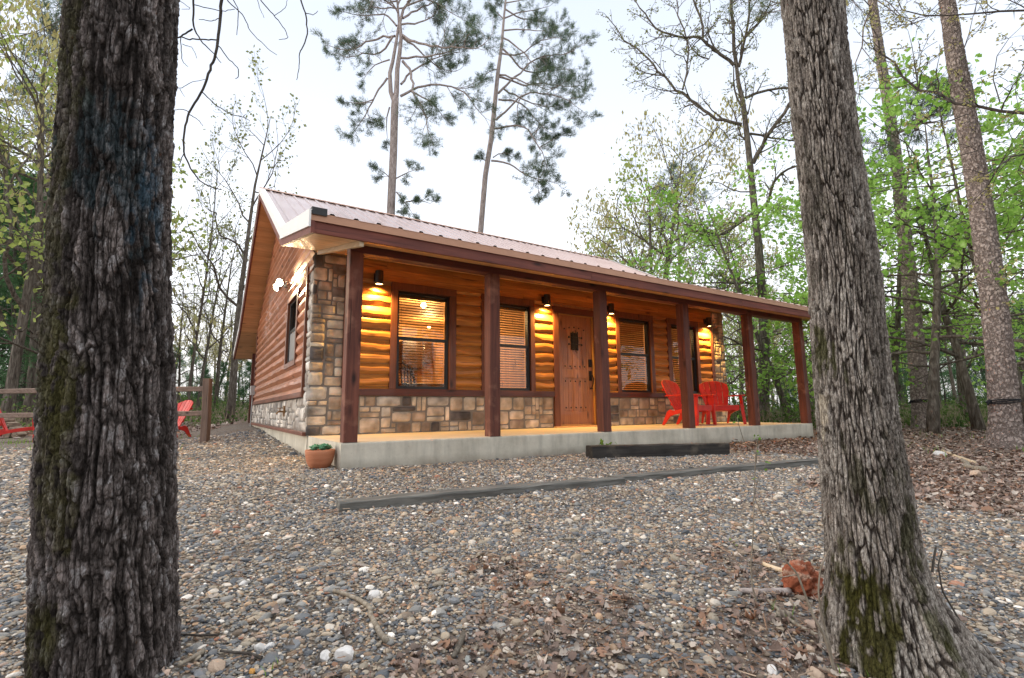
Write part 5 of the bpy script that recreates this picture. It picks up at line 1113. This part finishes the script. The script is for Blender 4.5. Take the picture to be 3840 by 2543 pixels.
# strapped pines at the right
for i, (pts, hd, z, lb, us) in enumerate((([(470, -60, 16), (485, 0, 17), (520, 250, 19), (560, 500, 21), (600, 760, 23), (625, 1000, 24), (660, 1300, 29), (690, 1600, 33), (720, 1950, 36), (738, 2100, 40)], 13.0, -.4, 'left of the two strapped pines beyond the plated trunk', (1185, 1305, 905)), ([(840, -60, 29), (850, 0, 30), (880, 200, 34), (920, 450, 39), (970, 720, 41), (1010, 970, 43), (1050, 1250, 46), (1085, 1500, 48), (1115, 1800, 50), (1135, 2060, 54), (1142, 2160, 62)], 8.1, -.4, 'right of the two strapped pines with scaly bark near the frame edge', (1840, 2030, 908)))):
    T = Tree(30+i); P, rad = trunk_tree(T, pts, hd, cR, 1.3064, z, 28); rt = thing('pine_tree', lb, 'tree')
    for k in range(9):
        q = P[-1]+(P[-1]-P[-2])*T.r.rand()*0; T.grow(q+np.array((0, 0, .3*k)), np.append(T.r.randn(2), .4), 3.2, .05, 2, pine_o)
    if i == 0:
        tc = tracer(cR, hd, 3)
        for Pp in [[(600, 660), (560, 690), (500, 700)], [(610, 650), (700, 620), (760, 560), (840, 500), (870, 420)], [(700, 600), (760, 610), (820, 590)], [(700, 640), (690, 560), (740, 480)], [(590, 780), (540, 800), (500, 860)], [(660, 1150), (760, 1120), (860, 1100)]]: T.traced(tc(Pp), .05, .012, pine_o, .3, .3, 1, .8)
    needle_tree(T, rt, M['pinebark'], 15, .17)
    u0, u1, v_ = us; (ua, va), (ub, _) = c3(u0, v_), c3(u1, v_); c0 = HD((ua+ub)/2+8, va, hd); zc = c0[2]
    cxy = np.array([np.interp(zc, P[:, 2], P[:, 0]), np.interp(zc, P[:, 2], P[:, 1])]); rd = float(np.interp(zc, P[:, 2], rad))*1.015+.022
    m = MB(); a = np.linspace(0, 2*pi, 40); 
    for k in range(3): m.tube(np.stack([cxy[0]+rd*np.cos(a), cxy[1]+rd*np.sin(a), zc+.012*(k-1)+.02*np.sin(a+2+k)], -1), .009, 6, 0, False)
    L_ = -R2[:2]; m.tube([(*(cxy+L_*rd), zc), (*(cxy+L_*(rd+.04)), zc-.01), (*(cxy+L_*(rd+.07)), zc-.06)], [.014, .02, .012], 8); m.tube([(*(cxy+L_*(rd-.01)), zc-.02), (*(cxy+L_*(rd+.03)), zc+.02), (*(cxy+L_*(rd+.08)), zc-.02)], [.012, .018, .008], 8)
    o = m.build('tree_strap', M['strap'], smooth=True); tag(o, 'black hammock strap tied round the %s strapped pine' % ('left' if i == 0 else 'right'), 'strap', 'hammock straps on the right hand pines')
# overhanging limbs at top right, from an oak whose trunk stands outside the frame
T = Tree(41); hd = 6.6; tc = tracer(cR, hd, 6, .5)
base = HD(*cR(1700, 700), 7.); base[2] = -.4; topp = HD(*cR(1560, 300), 7.); T.limb([base, (base+topp)/2, topp, topp+np.array((0, 0, 4))], .26, .14, 14)
for P, a, b in [([(1560, 560), (1228, 560), (1110, 512), (1000, 515), (890, 540), (860, 500), (790, 470), (705, 402), (680, 392), (600, 370), (552, 325), (520, 200), (500, 130), (440, 0), (400, -80)], 10, 2.5), ([(700, 398), (600, 455), (500, 450), (420, 430)], 3, 1), ([(1560, -40), (1228, 45), (1050, 70), (880, 80), (740, 95), (650, 70), (560, 20), (520, -60)], 7, 2), ([(740, 95), (640, 150), (560, 165), (500, 100)], 3, 1),
                ([(1560, 760), (1228, 745), (1150, 750), (1100, 790), (1100, 860), (1040, 880), (960, 830)], 6, 1.5), ([(1110, 500), (1060, 400), (1080, 280), (1120, 180), (1228, 120)], 3, 1), ([(705, 395), (710, 340), (680, 230), (660, 150)], 3, 1), ([(1000, 740), (920, 760), (820, 780), (730, 795)], 2.5, 1), ([(950, 560), (880, 600), (800, 600), (700, 610)], 2.5, 1), ([(1228, 330), (1160, 370), (1190, 460), (1200, 520)], 3, 1), ([(1560, 1180), (1228, 1300), (1130, 1380), (1060, 1450)], 3, 1), ([(930, 250), (980, 90), (1000, 0)], 2.5, 1), ([(990, 500), (960, 400), (930, 250)], 3, 1.5)]:
    q = tc(P); L_ = np.linalg.norm(q[-1]-q[0]); T.traced(q, a/1.3064*hd/FPX, b/1.3064*hd/FPX, dict(bare_o, seg=.12, kids=3), .25, .24, 1, min(.6, .25+.1*L_), 8)
rt = thing('oak_tree', 'oak outside the right edge whose dark crooked limbs overhang the sky', 'tree'); T.w.build('limbs', M['twig'], rt, smooth=True); T.foliage('leaf', 3, .045, .03, 'crown', M['catkin'], rt, keep=.55)
# thin hanging branches of the dark oak at the left
cH = lambda x, y: (x/1.7423, y/1.7423); T = Tree(51); hd = 2.6; tc = tracer(cH, hd, 3, .3)
H_ = [([(1500, -260), (1452, -60), (1445, 0), (1440, 120), (1425, 260), (1410, 360), (1370, 460), (1320, 600), (1235, 730), (1205, 850), (1198, 1000), (1250, 1110), (1310, 1190), (1400, 1230), (1450, 1240)], 7.5, 1.6), ([(1198, 1005), (1170, 1080), (1130, 1060)], 2, 1), ([(1170, 1080), (1180, 1120), (1230, 1135)], 1.6, .8), ([(1262, -140), (1265, 0), (1262, 180), (1320, 280), (1400, 350), (1440, 410)], 5, 1.2), ([(1258, 190), (1180, 240), (1120, 255), (1040, 260)], 4, 1.5),
      ([(1425, 260), (1320, 258), (1220, 255), (1180, 240)], 3, 2), ([(1435, 120), (1380, 138), (1300, 126)], 2, 1), ([(1428, 300), (1480, 370), (1560, 450), (1556, 510), (1540, 512)], 2.6, 1), ([(1320, 600), (1400, 680), (1500, 745), (1590, 765), (1630, 790)], 2.8, 1), ([(1590, 765), (1605, 745)], 1.2, .7), ([(1235, 730), (1190, 712), (1110, 725)], 2, 1), ([(1240, 750), (1300, 785), (1325, 825)], 2, .8), ([(1180, 245), (1190, 400), (1230, 440)], 2, .8), ([(1190, 290), (1260, 310), (1285, 380)], 1.6, .7),
      ([(1260, 30), (1450, 75), (1535, 60)], 2, 1), ([(1440, -120), (1480, 0), (1590, 95), (1630, 200), (1740, 310), (1810, 360)], 3, .9), ([(1500, -40), (1560, 60), (1548, 230)], 2.6, 1), ([(1640, -120), (1700, 0), (1790, 100), (1860, 190), (1885, 250), (1820, 260)], 3, .9), ([(1790, 105), (1870, 50), (1875, -10)], 1.5, .7), ([(1930, -140), (1965, 0), (2000, 100), (2012, 230), (1975, 310), (1955, 350), (1955, 440), (1940, 520)], 4, 1), ([(1995, 85), (2050, 100), (2078, 70)], 1.8, .8), ([(1120, 560), (1175, 582), (1240, 540), (1340, 520)], 1.6, .8), ([(1175, 582), (1205, 630)], 1.4, .6), ([(1660, -60), (1700, 60), (1725, 115)], 1.6, .7), ([(1170, 0), (1250, 60), (1190, 60)], 1.5, .7)]
S_ = HD(*cH(900, -700), 1.85); nodes = [np.array(HD(*cH(1400, -430), 2.5))]
T.limb([S_, (S_+nodes[0])/2+np.array((0, 0, .05)), nodes[0], HD(*cH(1700, -330), 2.7), HD(*cH(2050, -330), 2.9)], .035, .008, 8)
for P in ([(1400, -430), (1500, -260)], [(1330, -440), (1262, -140)], [(1450, -400), (1440, -120)], [(1600, -350), (1640, -120)], [(1850, -330), (1930, -140)]): T.limb([HD(*cH(*q), hd-.05) for q in P], .006, .005, 6)
def thin(P, a, b):
    q = np.array([HD(*cH(x, y), hd+.0) for x, y in P]); n = 4*len(q); t_ = np.linspace(0, 1, n); s_ = np.linspace(0, 1, len(q)); Q = np.stack([np.interp(t_, s_, q[:, i]) for i in range(3)], -1)
    Q[1:-1] = (Q[:-2]+2*Q[1:-1]+Q[2:])/4; Q += T.r.randn(*Q.shape)*.0012; T.limb(Q, a/1.7423*hd/FPX*1.6, b/1.7423*hd/FPX*2.2, 6)
for P, a, b in H_: thin(P, a, b)
T.w.build('hanging_branches', M['twig'], tl, smooth=True)
# saplings in front of the right hand trunk
def sapling(lines, base, label, leafy=False, mat='palebark'):
    p = gat(*base); h0 = ahead(p); T = Tree(int(base[0])); 
    for P, a, b, conv in lines:
        q = np.array([HD(*conv(x, y), h0) for x, y in P]); n = 5*len(q); t_ = np.linspace(0, 1, n); s_ = np.linspace(0, 1, len(q)); Q = np.stack([np.interp(t_, s_, q[:, i]) for i in range(3)], -1)
        Q[1:-1] = (Q[:-2]+2*Q[1:-1]+Q[2:])/4; sc_ = (1.86 if conv is c4 else 1.754)
        T.limb(Q, a/sc_*h0/FPX, b/sc_*h0/FPX, 7); T.tips += [(Q[-1], np.array((0, 0, 1.))), (Q[-4], np.array((0, 0, 1.)))] if leafy else []
    o = thing('sapling', label, 'sapling', group='thin saplings by the plated trunk'); T.w.build('stem', M[mat], o, smooth=True)
    if leafy: T.foliage('leaf', 2, .014, .006, 'leaves', M['grass'], o)
cP = lambda x, y: (1800+x/1.754, 1000+y/1.754)
sapling([([(265, 1070), (225, 930), (215, 760), (235, 520), (235, 330), (250, 0)], 6, 3, c4), ([(1818, 1290), (1825, 1150), (1815, 1130)], 3, 2, cP), ([(1815, 1230), (1740, 1160), (1700, 1035), (1690, 990)], 3, 1.5, cP), ([(210, 760), (120, 680), (80, 600)], 3, 1.5, c4), ([(232, 330), (270, 160), (330, 60)], 2.5, 1, c4), ([(1825, 1150), (1850, 1120)], 2, 1, cP)], c4(265, 1075), 'slender pale sapling standing left of the rotten wood', True)
sapling([([(800, 1520), (740, 1300), (650, 1130), (600, 1000), (540, 840), (430, 720), (370, 580), (280, 400), (240, 300)], 10, 3, c4), ([(540, 845), (400, 870), (150, 915)], 4, 2, c4), ([(800, 1520), (760, 1330), (700, 1080), (685, 950), (700, 800), (770, 650)], 8, 4, c4)], c4(800, 1525), 'forked brown sapling shooting up at the left of the mossy trunk foot')
sapling([([(1780, 1350), (1650, 1130), (1550, 960), (1520, 780), (1550, 680)], 7, 4, c4), ([(1480, 830), (1490, 740), (1505, 655)], 8, 6, c4), ([(1530, 830), (1610, 900)], 2, 1, c4)], c4(1790, 1360), 'dark leaning sapling on the right of the plated trunk', mat='twig')
# grass and weeds
m = MB(); rr = np.random.RandomState(8)
def blades(m, x, y, n, h, w=.0022, sp=.03):
    for _ in range(n):
        bx, by = x+rr.randn()*sp, y+rr.randn()*sp; z = float(gz(bx, by)); a = rr.rand()*6.28; l = h*(.5+.7*rr.rand()); t = np.linspace(0, 1, 5); bend = (.2+.6*rr.rand())*l
        c = np.stack([bx+np.cos(a)*bend*t**2, by+np.sin(a)*bend*t**2, z+l*t*(1-.25*t)], -1); s_ = np.array((-math.sin(a), math.cos(a), 0))*w; X = np.stack([c-s_*(1-t)[:, None], c+s_*(1-t)[:, None]*1.], 1); m.grid(X, 0.)
for (x, y), n, h in [(c4(1260, 1530), 7, .10), (c4(1390, 1520), 6, .09), (c4(440, 1150), 6, .07), (c4(1640, 1500), 4, .08), (c4(1010, 1540), 5, .06), (c5(790, 1490), 5, .05)]:
    p = gat(x, y); blades(m, p[0], p[1], n, h)
for _ in range(420):
    a = YAW+(rr.rand()-.5)*2.0; d = 9+26*rr.rand()**.8; x, y = CAM[0]+d*math.sin(a), CAM[1]+d*math.cos(a)
    if (-1 < x < 10 and y > -3) or fbm(x*.3, y*.3, 4, 3) < .5: continue
    blades(m, x, y, 14, .16, .006, .22)
p = gat(*cP(1100, 1265)); o = m.build('grass', M['grass']); tag(o, 'fresh green grass blades scattered in tufts', 'grass', kind='stuff')
wd = thing('weed', 'small green weed between the porch slab and the black timber step', 'weed', (3.42, -2.08, -.29)); T = Tree(5)
for _ in range(7): T.grow((3.42, -2.08, -.29), np.append(T.r.randn(2)*.6, 1), .2, .004, 0, dict(seg=.06))
T.tips = [(t_[0]-np.array((3.42, -2.08, -.29)), t_[1]) for t_ in T.tips]; T.foliage('leaf', 2, .07, .012, 'leaves', M['grass'], wd)
for V in T.w.V: V -= np.array((3.42, -2.08, -.29))
T.w.build('stem', M['grass'], wd)
# ---------------------------------------------------------------- the woods: a few trees of each kind, then copies
def proto(kind, seed):
    T = Tree(seed); r_ = T.r; root = thing('tree', '-', 'tree')
    def trunk(H, r0, lean=.04, n=12, r1=.08):
        d = np.array((r_.randn()*lean, r_.randn()*lean, 1)); P = [np.zeros(3)]
        for i in range(n): d = d+np.append(r_.randn(2)*.035, 0); P.append(P[-1]+d/d[2]*H/n)
        P = np.array(P); T.w.tube(P, r0*np.linspace(1, r1, n+1)*(1+.25*np.exp(-np.arange(n+1)*2.)), 9, 0); return P
    at = lambda P, t: np.array([np.interp(t*P[-1][2], P[:, 2], P[:, i]) for i in range(3)])
    if kind == 'bare':
        P = trunk(13, .17); o = dict(seg=.5, wob=.24, up=.09, kids=4, ang=.7, lr=.55, rmin=.006)
        for k in range(13): t = .30+.7*k/13; a = k*2.4; T.grow(at(P, t), (math.cos(a), math.sin(a), .45+.8*t), 4.2*(1.15-.7*t), .07*(1.2-t), 2, o)
        T.w.build('trunk', M['oakbark'], root, smooth=True); T.foliage('leaf', 2, .14, .12, 'crown', M['bud'], root, keep=.75); root.name = 'bare_spring_tree'
    if kind == 'catkin':
        P = trunk(9.5, .16); o = dict(seg=.45, wob=.26, up=.03, kids=4, ang=.8, lr=.58, rmin=.006)
        for k in range(14): t = .28+.72*k/14; a = k*2.4; T.grow(at(P, t), (math.cos(a), math.sin(a), .35+.7*t), 4.2*(1.1-.65*t), .07*(1.2-t), 2, o)
        T.w.build('trunk', M['oakbark'], root, smooth=True); T.foliage('catkin', 4, .17, .18, 'crown', M['catkin'], root); root.name = 'flowering_oak'
    if kind == 'spring':
        P = trunk(8, .11); o = dict(seg=.4, wob=.25, up=.05, kids=4, ang=.85, lr=.58, rmin=.005)
        for k in range(14): t = .18+.8*k/14; a = k*2.4; T.grow(at(P, t), (math.cos(a), math.sin(a), .35+.6*t), 3.1*(1.1-.65*t), .05*(1.2-t), 2, o)
        T.w.build('trunk', M['oakbark'], root, smooth=True); T.foliage('leaf', 3, .12, .2, 'crown', M['spring'], root); root.name = 'young_broadleaf_tree'
    if kind == 'maple':
        P = trunk(6.8, .09, .1); o = dict(seg=.3, wob=.16, up=-.01, kids=5, ang=.75, lr=.55, rmin=.004, flat=.75)
        for k in range(17): t = .22+.76*k/17; a = k*2.4; T.grow(at(P, t), (math.cos(a), math.sin(a), .18), 3.0*(1.1-.6*t), .035*(1.2-t), 2, o)
        T.w.build('trunk', M['oakbark'], root, smooth=True); T.foliage('broad', 5, .095, .13, 'crown', M['maple'], root, droop=.5, keep=.55); root.name = 'maple_tree'
    if kind == 'pine':
        P = trunk(21, .22, .03); o = dict(pine_o, seg=.5)
        for k in range(20): t = .55+.45*k/20; a = k*2.4; T.grow(at(P, t), (math.cos(a), math.sin(a), .2+.6*t), 4.*(1.3-t)+.4, .08*(1.3-t), 2, dict(o, kids=4))
        T.w.build('trunk', M['pinetop'], root, smooth=True); T.foliage('needle', 9, .36, .10, 'crown', M['needle'], root); root.name = 'pine_tree'
    if kind == 'cedar':
        P = trunk(6.5, .07, .05, r1=.15); o = dict(seg=.35, wob=.2, up=.02, kids=6, ang=.75, lr=.5, rmin=.004)
        for k in range(34): t = .05+.93*k/34; a = k*2.4; T.grow(at(P, t), (math.cos(a), math.sin(a), .15+.3*t), 2.1*(1.08-t), .025*(1.2-t), 1, o)
        T.w.build('trunk', M['twig'], root, smooth=True); T.foliage('needle', 14, .26, .10, 'crown', M['cedar'], root); root.name = 'cedar_tree'
    return root
PR = {k: [proto(k, 60+7*i+j*3) for j in range(2)] for i, k in enumerate(('bare', 'catkin', 'spring', 'maple', 'pine', 'cedar'))}
used = set(); rw = np.random.RandomState(99)
def plant(kind, u, hd, s, label, group, j=None, rot=None, sx=None):
    j = rw.randint(2) if j is None else j; p = HD(u*3840/2368, 1550, hd); o = PR[kind][j]; z = float(gz(p[0], p[1]))-.08; rot = rw.rand()*6.28 if rot is None else rot
    if (kind, j) not in used: used.add((kind, j)); o.location = (p[0], p[1], z); o.rotation_euler = (0, 0, rot); o.scale = (s, s, s); o['label'] = label; o['group'] = group; q = o
    else: q = dup(o, (p[0], p[1], z), rot, label, group, s)
    if sx: q.scale = (s*sx, s*sx, s)
    return q
GL, GB, GR, GP = 'trees in the woods left of the cabin', 'treetops behind the cabin roof', 'trees in the woods right of the cabin', 'trees seen between the porch posts'
# left of the cabin
plant('bare', 530, 19, .98, 'forked dark oak nearest the left gable, bare with opening buds', GL, 0, 1.1, .9); plant('bare', 432, 20, .9, 'slim leaning tree just right of the mossy oak', GL, 1, 2.2, .45)
plant('bare', 640, 27, .86, 'fine twigged bare tree rising behind the left gable', GL, 1, 4.)
plant('catkin', 15, 15, 1.4, 'yellow green oak filling the upper left corner', GL, 0, None, .72); plant('spring', 70, 16, 1.6, 'fresh leaved tree behind the two left edge trunks', GL, 0); plant('spring', 110, 18, 1.5, 'fresh leaved tree half hidden by the mossy oak', GL, 1); plant('catkin', 60, 20, 1.7, 'tall yellow green oak behind the left edge trunks', GL, 1); plant('pine', 22, 20, .95, 'twin trunk pine at the left edge', GL, 0, 0., .7); plant('pine', 48, 21, .9, 'second trunk of the left edge pines', GL, 1, None, .7)
for u, h, s in ((5, 18, 1.5), (60, 20, 1.35), (105, 17, 1.05), (30, 26, 2.), (92, 28, 2.1), (-40, 21, 1.6), (75, 24, 1.5)): plant('cedar', u, h, s, 'dark green cedar behind the rail fence at the left edge', GL)
for u, h, s in ((400, 30, .8), (450, 34, .9), (505, 29, .6), (560, 32, .8), (470, 27, .5), (575, 27, .6)): plant('cedar', u, h, s*.75, 'low cedar in the brush between the mossy oak and the cabin', GL)
for u, h, s in ((410, 28, .9), (465, 36, 1.), (500, 30, .8), (550, 38, 1.), (590, 30, .8), (120, 30, 1.2)): plant('catkin', u, h, s*.62, 'pale budding tree far behind the fence post', GL)
for u, h, s in ((395, 40, 1), (440, 45, 1.1), (520, 42, .9), (490, 50, 1.)): plant('bare', u, h, s*.8, 'distant bare tree beyond the yard chairs', GL)
for i_, (u, h, s) in enumerate(((455, 24, .7), (495, 26, .8), (600, 24, .75), (680, 31, .85))): plant('bare', u, h, s, 'fine slender budding tree behind the left gable', GL, None, None, .8)
# behind the roof
plant('bare', 790, 30, .80, 'small bare top above the left roof ridge', GB); plant('bare', 960, 32, .82, 'fine bare top between the two tall pines', GB); plant('bare', 1050, 33, .78, 'thin bare top just left of the straight pine', GB)
plant('cedar', 960, 26, 1.35, 'small dark pine top right of the forked pine trunk', GB)
# behind the right half of the roof
plant('catkin', 1560, 24, 1.45, 'large olive and gold flowering oak above the right roof end', GP, 0, 1.); plant('catkin', 1450, 27, 1.2, 'gold flowering oak at the left of the treetop group', GP, 1); plant('spring', 1500, 22, 1.45, 'light green tree in the middle of the treetop group', GP, 1); plant('spring', 1390, 28, 1.15, 'light green tree at the left end of the treetop group', GP, 0)
plant('pine', 1590, 30, .74, 'dark pine crown behind the flowering oak', GP, 1, None, 1.2); plant('catkin', 1650, 30, 1.2, 'olive tree behind the bare oak limbs', GP)
plant('maple', 1830, 15.5, 1.18, 'bright green maple left of the plated trunk', GP, 0); plant('maple', 1745, 19, 1.15, 'bright green maple behind the bare limbed oak', GP, 1)
for u, h, s in ((1680, 26, .85), (1720, 30, 1), (1770, 24, .8), (1810, 28, 1.), (1860, 22, .8), (1700, 38, 1.2), (1840, 36, 1.2), (1650, 34, 1.), (1790, 42, 1.3)): plant('catkin' if u % 20 else 'spring', u, h, s*.75, 'budding tree in the wood behind the porch posts', GP)
for u, h, s in ((1690, 34, .8), (1740, 30, .6), (1800, 36, .9), (1860, 30, .8), (1830, 25, .5)): plant('cedar', u, h, s*.8, 'dark cedar in the wood behind the porch posts', GP)
for u, h, s in ((1715, 28, .8), (1765, 33, .9), (1825, 31, .9), (1880, 27, .8)): plant('bare', u, h, s, 'slender bare trunk in the wood behind the porch posts', GP)
# right
plant('maple', 2150, 11, 1.25, 'bright green maple between the strapped pines', GR, 0, 2.); plant('maple', 2260, 12.5, 1.3, 'bright green maple right beside the nearer strapped pine', GR, 1, 3.); plant('maple', 2385, 10.5, 1.05, 'bright green maple at the right edge', GR, 0, 5.); plant('maple', 2065, 14, 1.2, 'bright green maple right behind the plated trunk', GR, 1, 1.)
plant('maple', 2330, 16, 1.2, 'bright green maple farther back at the right edge', GR, 0, .7); plant('spring', 2230, 18, 1.1, 'fresh leaved tree behind the strapped pines', GR, 0)
for u, h, s in ((2085, 24, .8), (2190, 25, .75), (2290, 27, .9), (2350, 29, 1.), (2235, 32, 1.), (2130, 33, .9), (2400, 26, 1.), (2060, 30, .8)): plant('cedar', u, h, s, 'dark cedar in the shade behind the strapped pines', GR)
for u, h, s in ((2172, 19, .55), (2215, 22, .6), (2246, 27, .7), (2300, 29, .8), (2090, 26, .7), (2130, 33, .8), (2350, 30, .8)): plant('bare', u, h, s*1.1, 'grey trunk deep in the wood at the right', GR, None, None, .7)
for u, h, s in ((2040, 36, 1.), (2100, 40, 1.1), (2180, 38, 1.), (2250, 42, 1.1), (2320, 36, 1.), (2380, 34, 1.)): plant('spring', u, h, s, 'pale green tree far back at the right', GR)
# trees behind and beside the viewer, caught in the window panes
GV = 'trees round the viewer mirrored in the windows'
for i, (x, y, s, k) in enumerate(((-9, -13, 1., 'bare'), (-4, -17, 1.1, 'catkin'), (2, -15, 1., 'spring'), (7, -14, .9, 'bare'), (12, -12, 1., 'pine'), (-13, -4, 1.1, 'catkin'), (16, -14, 1., 'spring'), (5, -20, 1.1, 'pine'), (-2, -24, 1.2, 'cedar'), (20, -10, 1., 'bare'), (10, -19, 1.3, 'cedar'), (-10, -20, 1.3, 'cedar'))):
    dup(PR[k][i % 2], (x, y, float(gz(x, y))-.1), rw.rand()*6, 'tree behind the viewer seen only as a reflection', GV, s)
# ---------------------------------------------------------------- brush under the trees (stuff)
m = MB(); md = MB(); r = np.random.RandomState(17); n = 5200; u = np.concatenate([r.rand(n//3)*680-60, 1640+r.rand(n-n//3)*780]); hd = 13+34*r.rand(n)**.8
cs = []
for a, b in zip(u, hd):
    p = HD(a*3840/2368, 1550, b)
    if -1.5 < p[0] < 10.5 and -3 < p[1] < 12: continue
    if vnoise(p[0]*.35, p[1]*.35, 6) < .42: continue
    cs.append((p[0], p[1], float(gz(p[0], p[1]))))
cs = np.array(cs); per = 26; c = np.repeat(cs, per, 0); hgt = np.repeat(.25+.9*r.rand(len(cs))**2, per)
c = c+np.stack([r.randn(len(c))*.28, r.randn(len(c))*.28, r.rand(len(c))*hgt], -1); a = r.randn(len(c), 3); a /= np.linalg.norm(a, axis=1)[:, None]; b = np.cross(a, r.randn(len(c), 3)); b /= np.linalg.norm(b, axis=1)[:, None]; L_ = .07+.08*r.rand(len(c), 1)
V = np.stack([c, c+a*L_*.5+b*L_*.3, c+a*L_, c+a*L_*.5-b*L_*.3], 1).reshape(-1, 3); m.add(V, np.arange(len(V)).reshape(-1, 4)); o = m.build('undergrowth', m_leaf('brush_leaves', [(.04, .075, .025), (.10, .17, .05), (.20, .26, .08)], .3)); tag(o, 'low green brush growing under the trees', 'undergrowth', kind='stuff')
k = r.permutation(len(cs))[:len(cs)//2]; c = np.repeat(cs[k], 14, 0); c[:, :2] += r.randn(len(c), 2)*.4; t = c+np.stack([r.randn(len(c))*.15, r.randn(len(c))*.15, .25+.6*r.rand(len(c))], -1); s_ = np.array((R2[0], R2[1], 0))*.008
V = np.stack([c-s_, c+s_, t], 1).reshape(-1, 3); md.add(V, np.arange(len(V)).reshape(-1, 3)); o = md.build('dry_stems', M['drygrass']); tag(o, 'dry straw coloured stems standing in the brush', 'dry grass', kind='stuff')
# ---------------------------------------------------------------- sky, sun, camera
w = bpy.data.worlds.new('World'); sc.world = w; w.use_nodes = True; nt = w.node_tree; nt.nodes.clear()
sk = nt.nodes.new('ShaderNodeTexSky'); sk.sky_type = 'NISHITA'; sk.sun_disc = False; sk.sun_elevation = math.radians(16); SUNAZ = math.radians(-62); sk.sun_rotation = SUNAZ; sk.dust_density = 3; sk.air_density = 1
bg = nt.nodes.new('ShaderNodeBackground'); bg.inputs[1].default_value = .13; out = nt.nodes.new('ShaderNodeOutputWorld')
# thin bright overcast lying over the blue
tcn = nt.nodes.new('ShaderNodeTexCoord'); sx = nt.nodes.new('ShaderNodeSeparateXYZ'); rp = nt.nodes.new('ShaderNodeValToRGB'); nt.links.new(tcn.outputs['Generated'], sx.inputs[0]); nt.links.new(sx.outputs[2], rp.inputs[0])
e = rp.color_ramp.elements; e[0].position = .0; e[0].color = (.66, .635, .63, 1); e[1].position = .9; e[1].color = (.98, .99, 1., 1)
for q, c in ((.28, (.54, .56, .60)), (.46, (.385, .41, .46)), (.68, (.325, .355, .41))): el_ = e.new(q); el_.color = (*c, 1)
ml = nt.nodes.new('ShaderNodeVectorMath'); ml.operation = 'SCALE'; ml.inputs['Scale'].default_value = 13.5; nt.links.new(rp.outputs[0], ml.inputs[0])
mx = nt.nodes.new('ShaderNodeMix'); mx.data_type = 'RGBA'; mx.inputs[0].default_value = .82; nt.links.new(sk.outputs[0], mx.inputs[6]); nt.links.new(ml.outputs[0], mx.inputs[7]); nt.links.new(mx.outputs[2], bg.inputs[0]); nt.links.new(bg.outputs[0], out.inputs[0])
s = bpy.data.lights.new('sun', 'SUN'); s.energy = .7; s.angle = math.radians(18); s.color = (1, .93, .84); so = bpy.data.objects.new('sun', s); COL.objects.link(so)
el = math.radians(16); dv = Vector((math.sin(SUNAZ)*math.cos(el), math.cos(SUNAZ)*math.cos(el), math.sin(el))); so.rotation_euler = (-dv).to_track_quat('-Z', 'Y').to_euler(); so.location = (0, 0, 20)
cd = bpy.data.cameras.new('camera'); cd.sensor_width = 36; cd.sensor_fit = 'HORIZONTAL'; cd.lens = FPX/3840*36; cd.clip_start = .05; cd.clip_end = 600
co = bpy.data.objects.new('camera', cd); COL.objects.link(co); sc.camera = co
co.matrix_world = Matrix(((R2[0], U2[0], -FW[0], CAM[0]), (R2[1], U2[1], -FW[1], CAM[1]), (R2[2], U2[2], -FW[2], CAM[2]), (0, 0, 0, 1)))
sc.render.engine = 'CYCLES'; sc.view_settings.view_transform = 'Standard'; sc.view_settings.look = 'None'; sc.view_settings.exposure = .85; sc.view_settings.gamma = 1
sc.cycles.max_bounces = 6; sc.cycles.transparent_max_bounces = 12; sc.cycles.caustics_reflective = False; sc.cycles.caustics_refractive = False
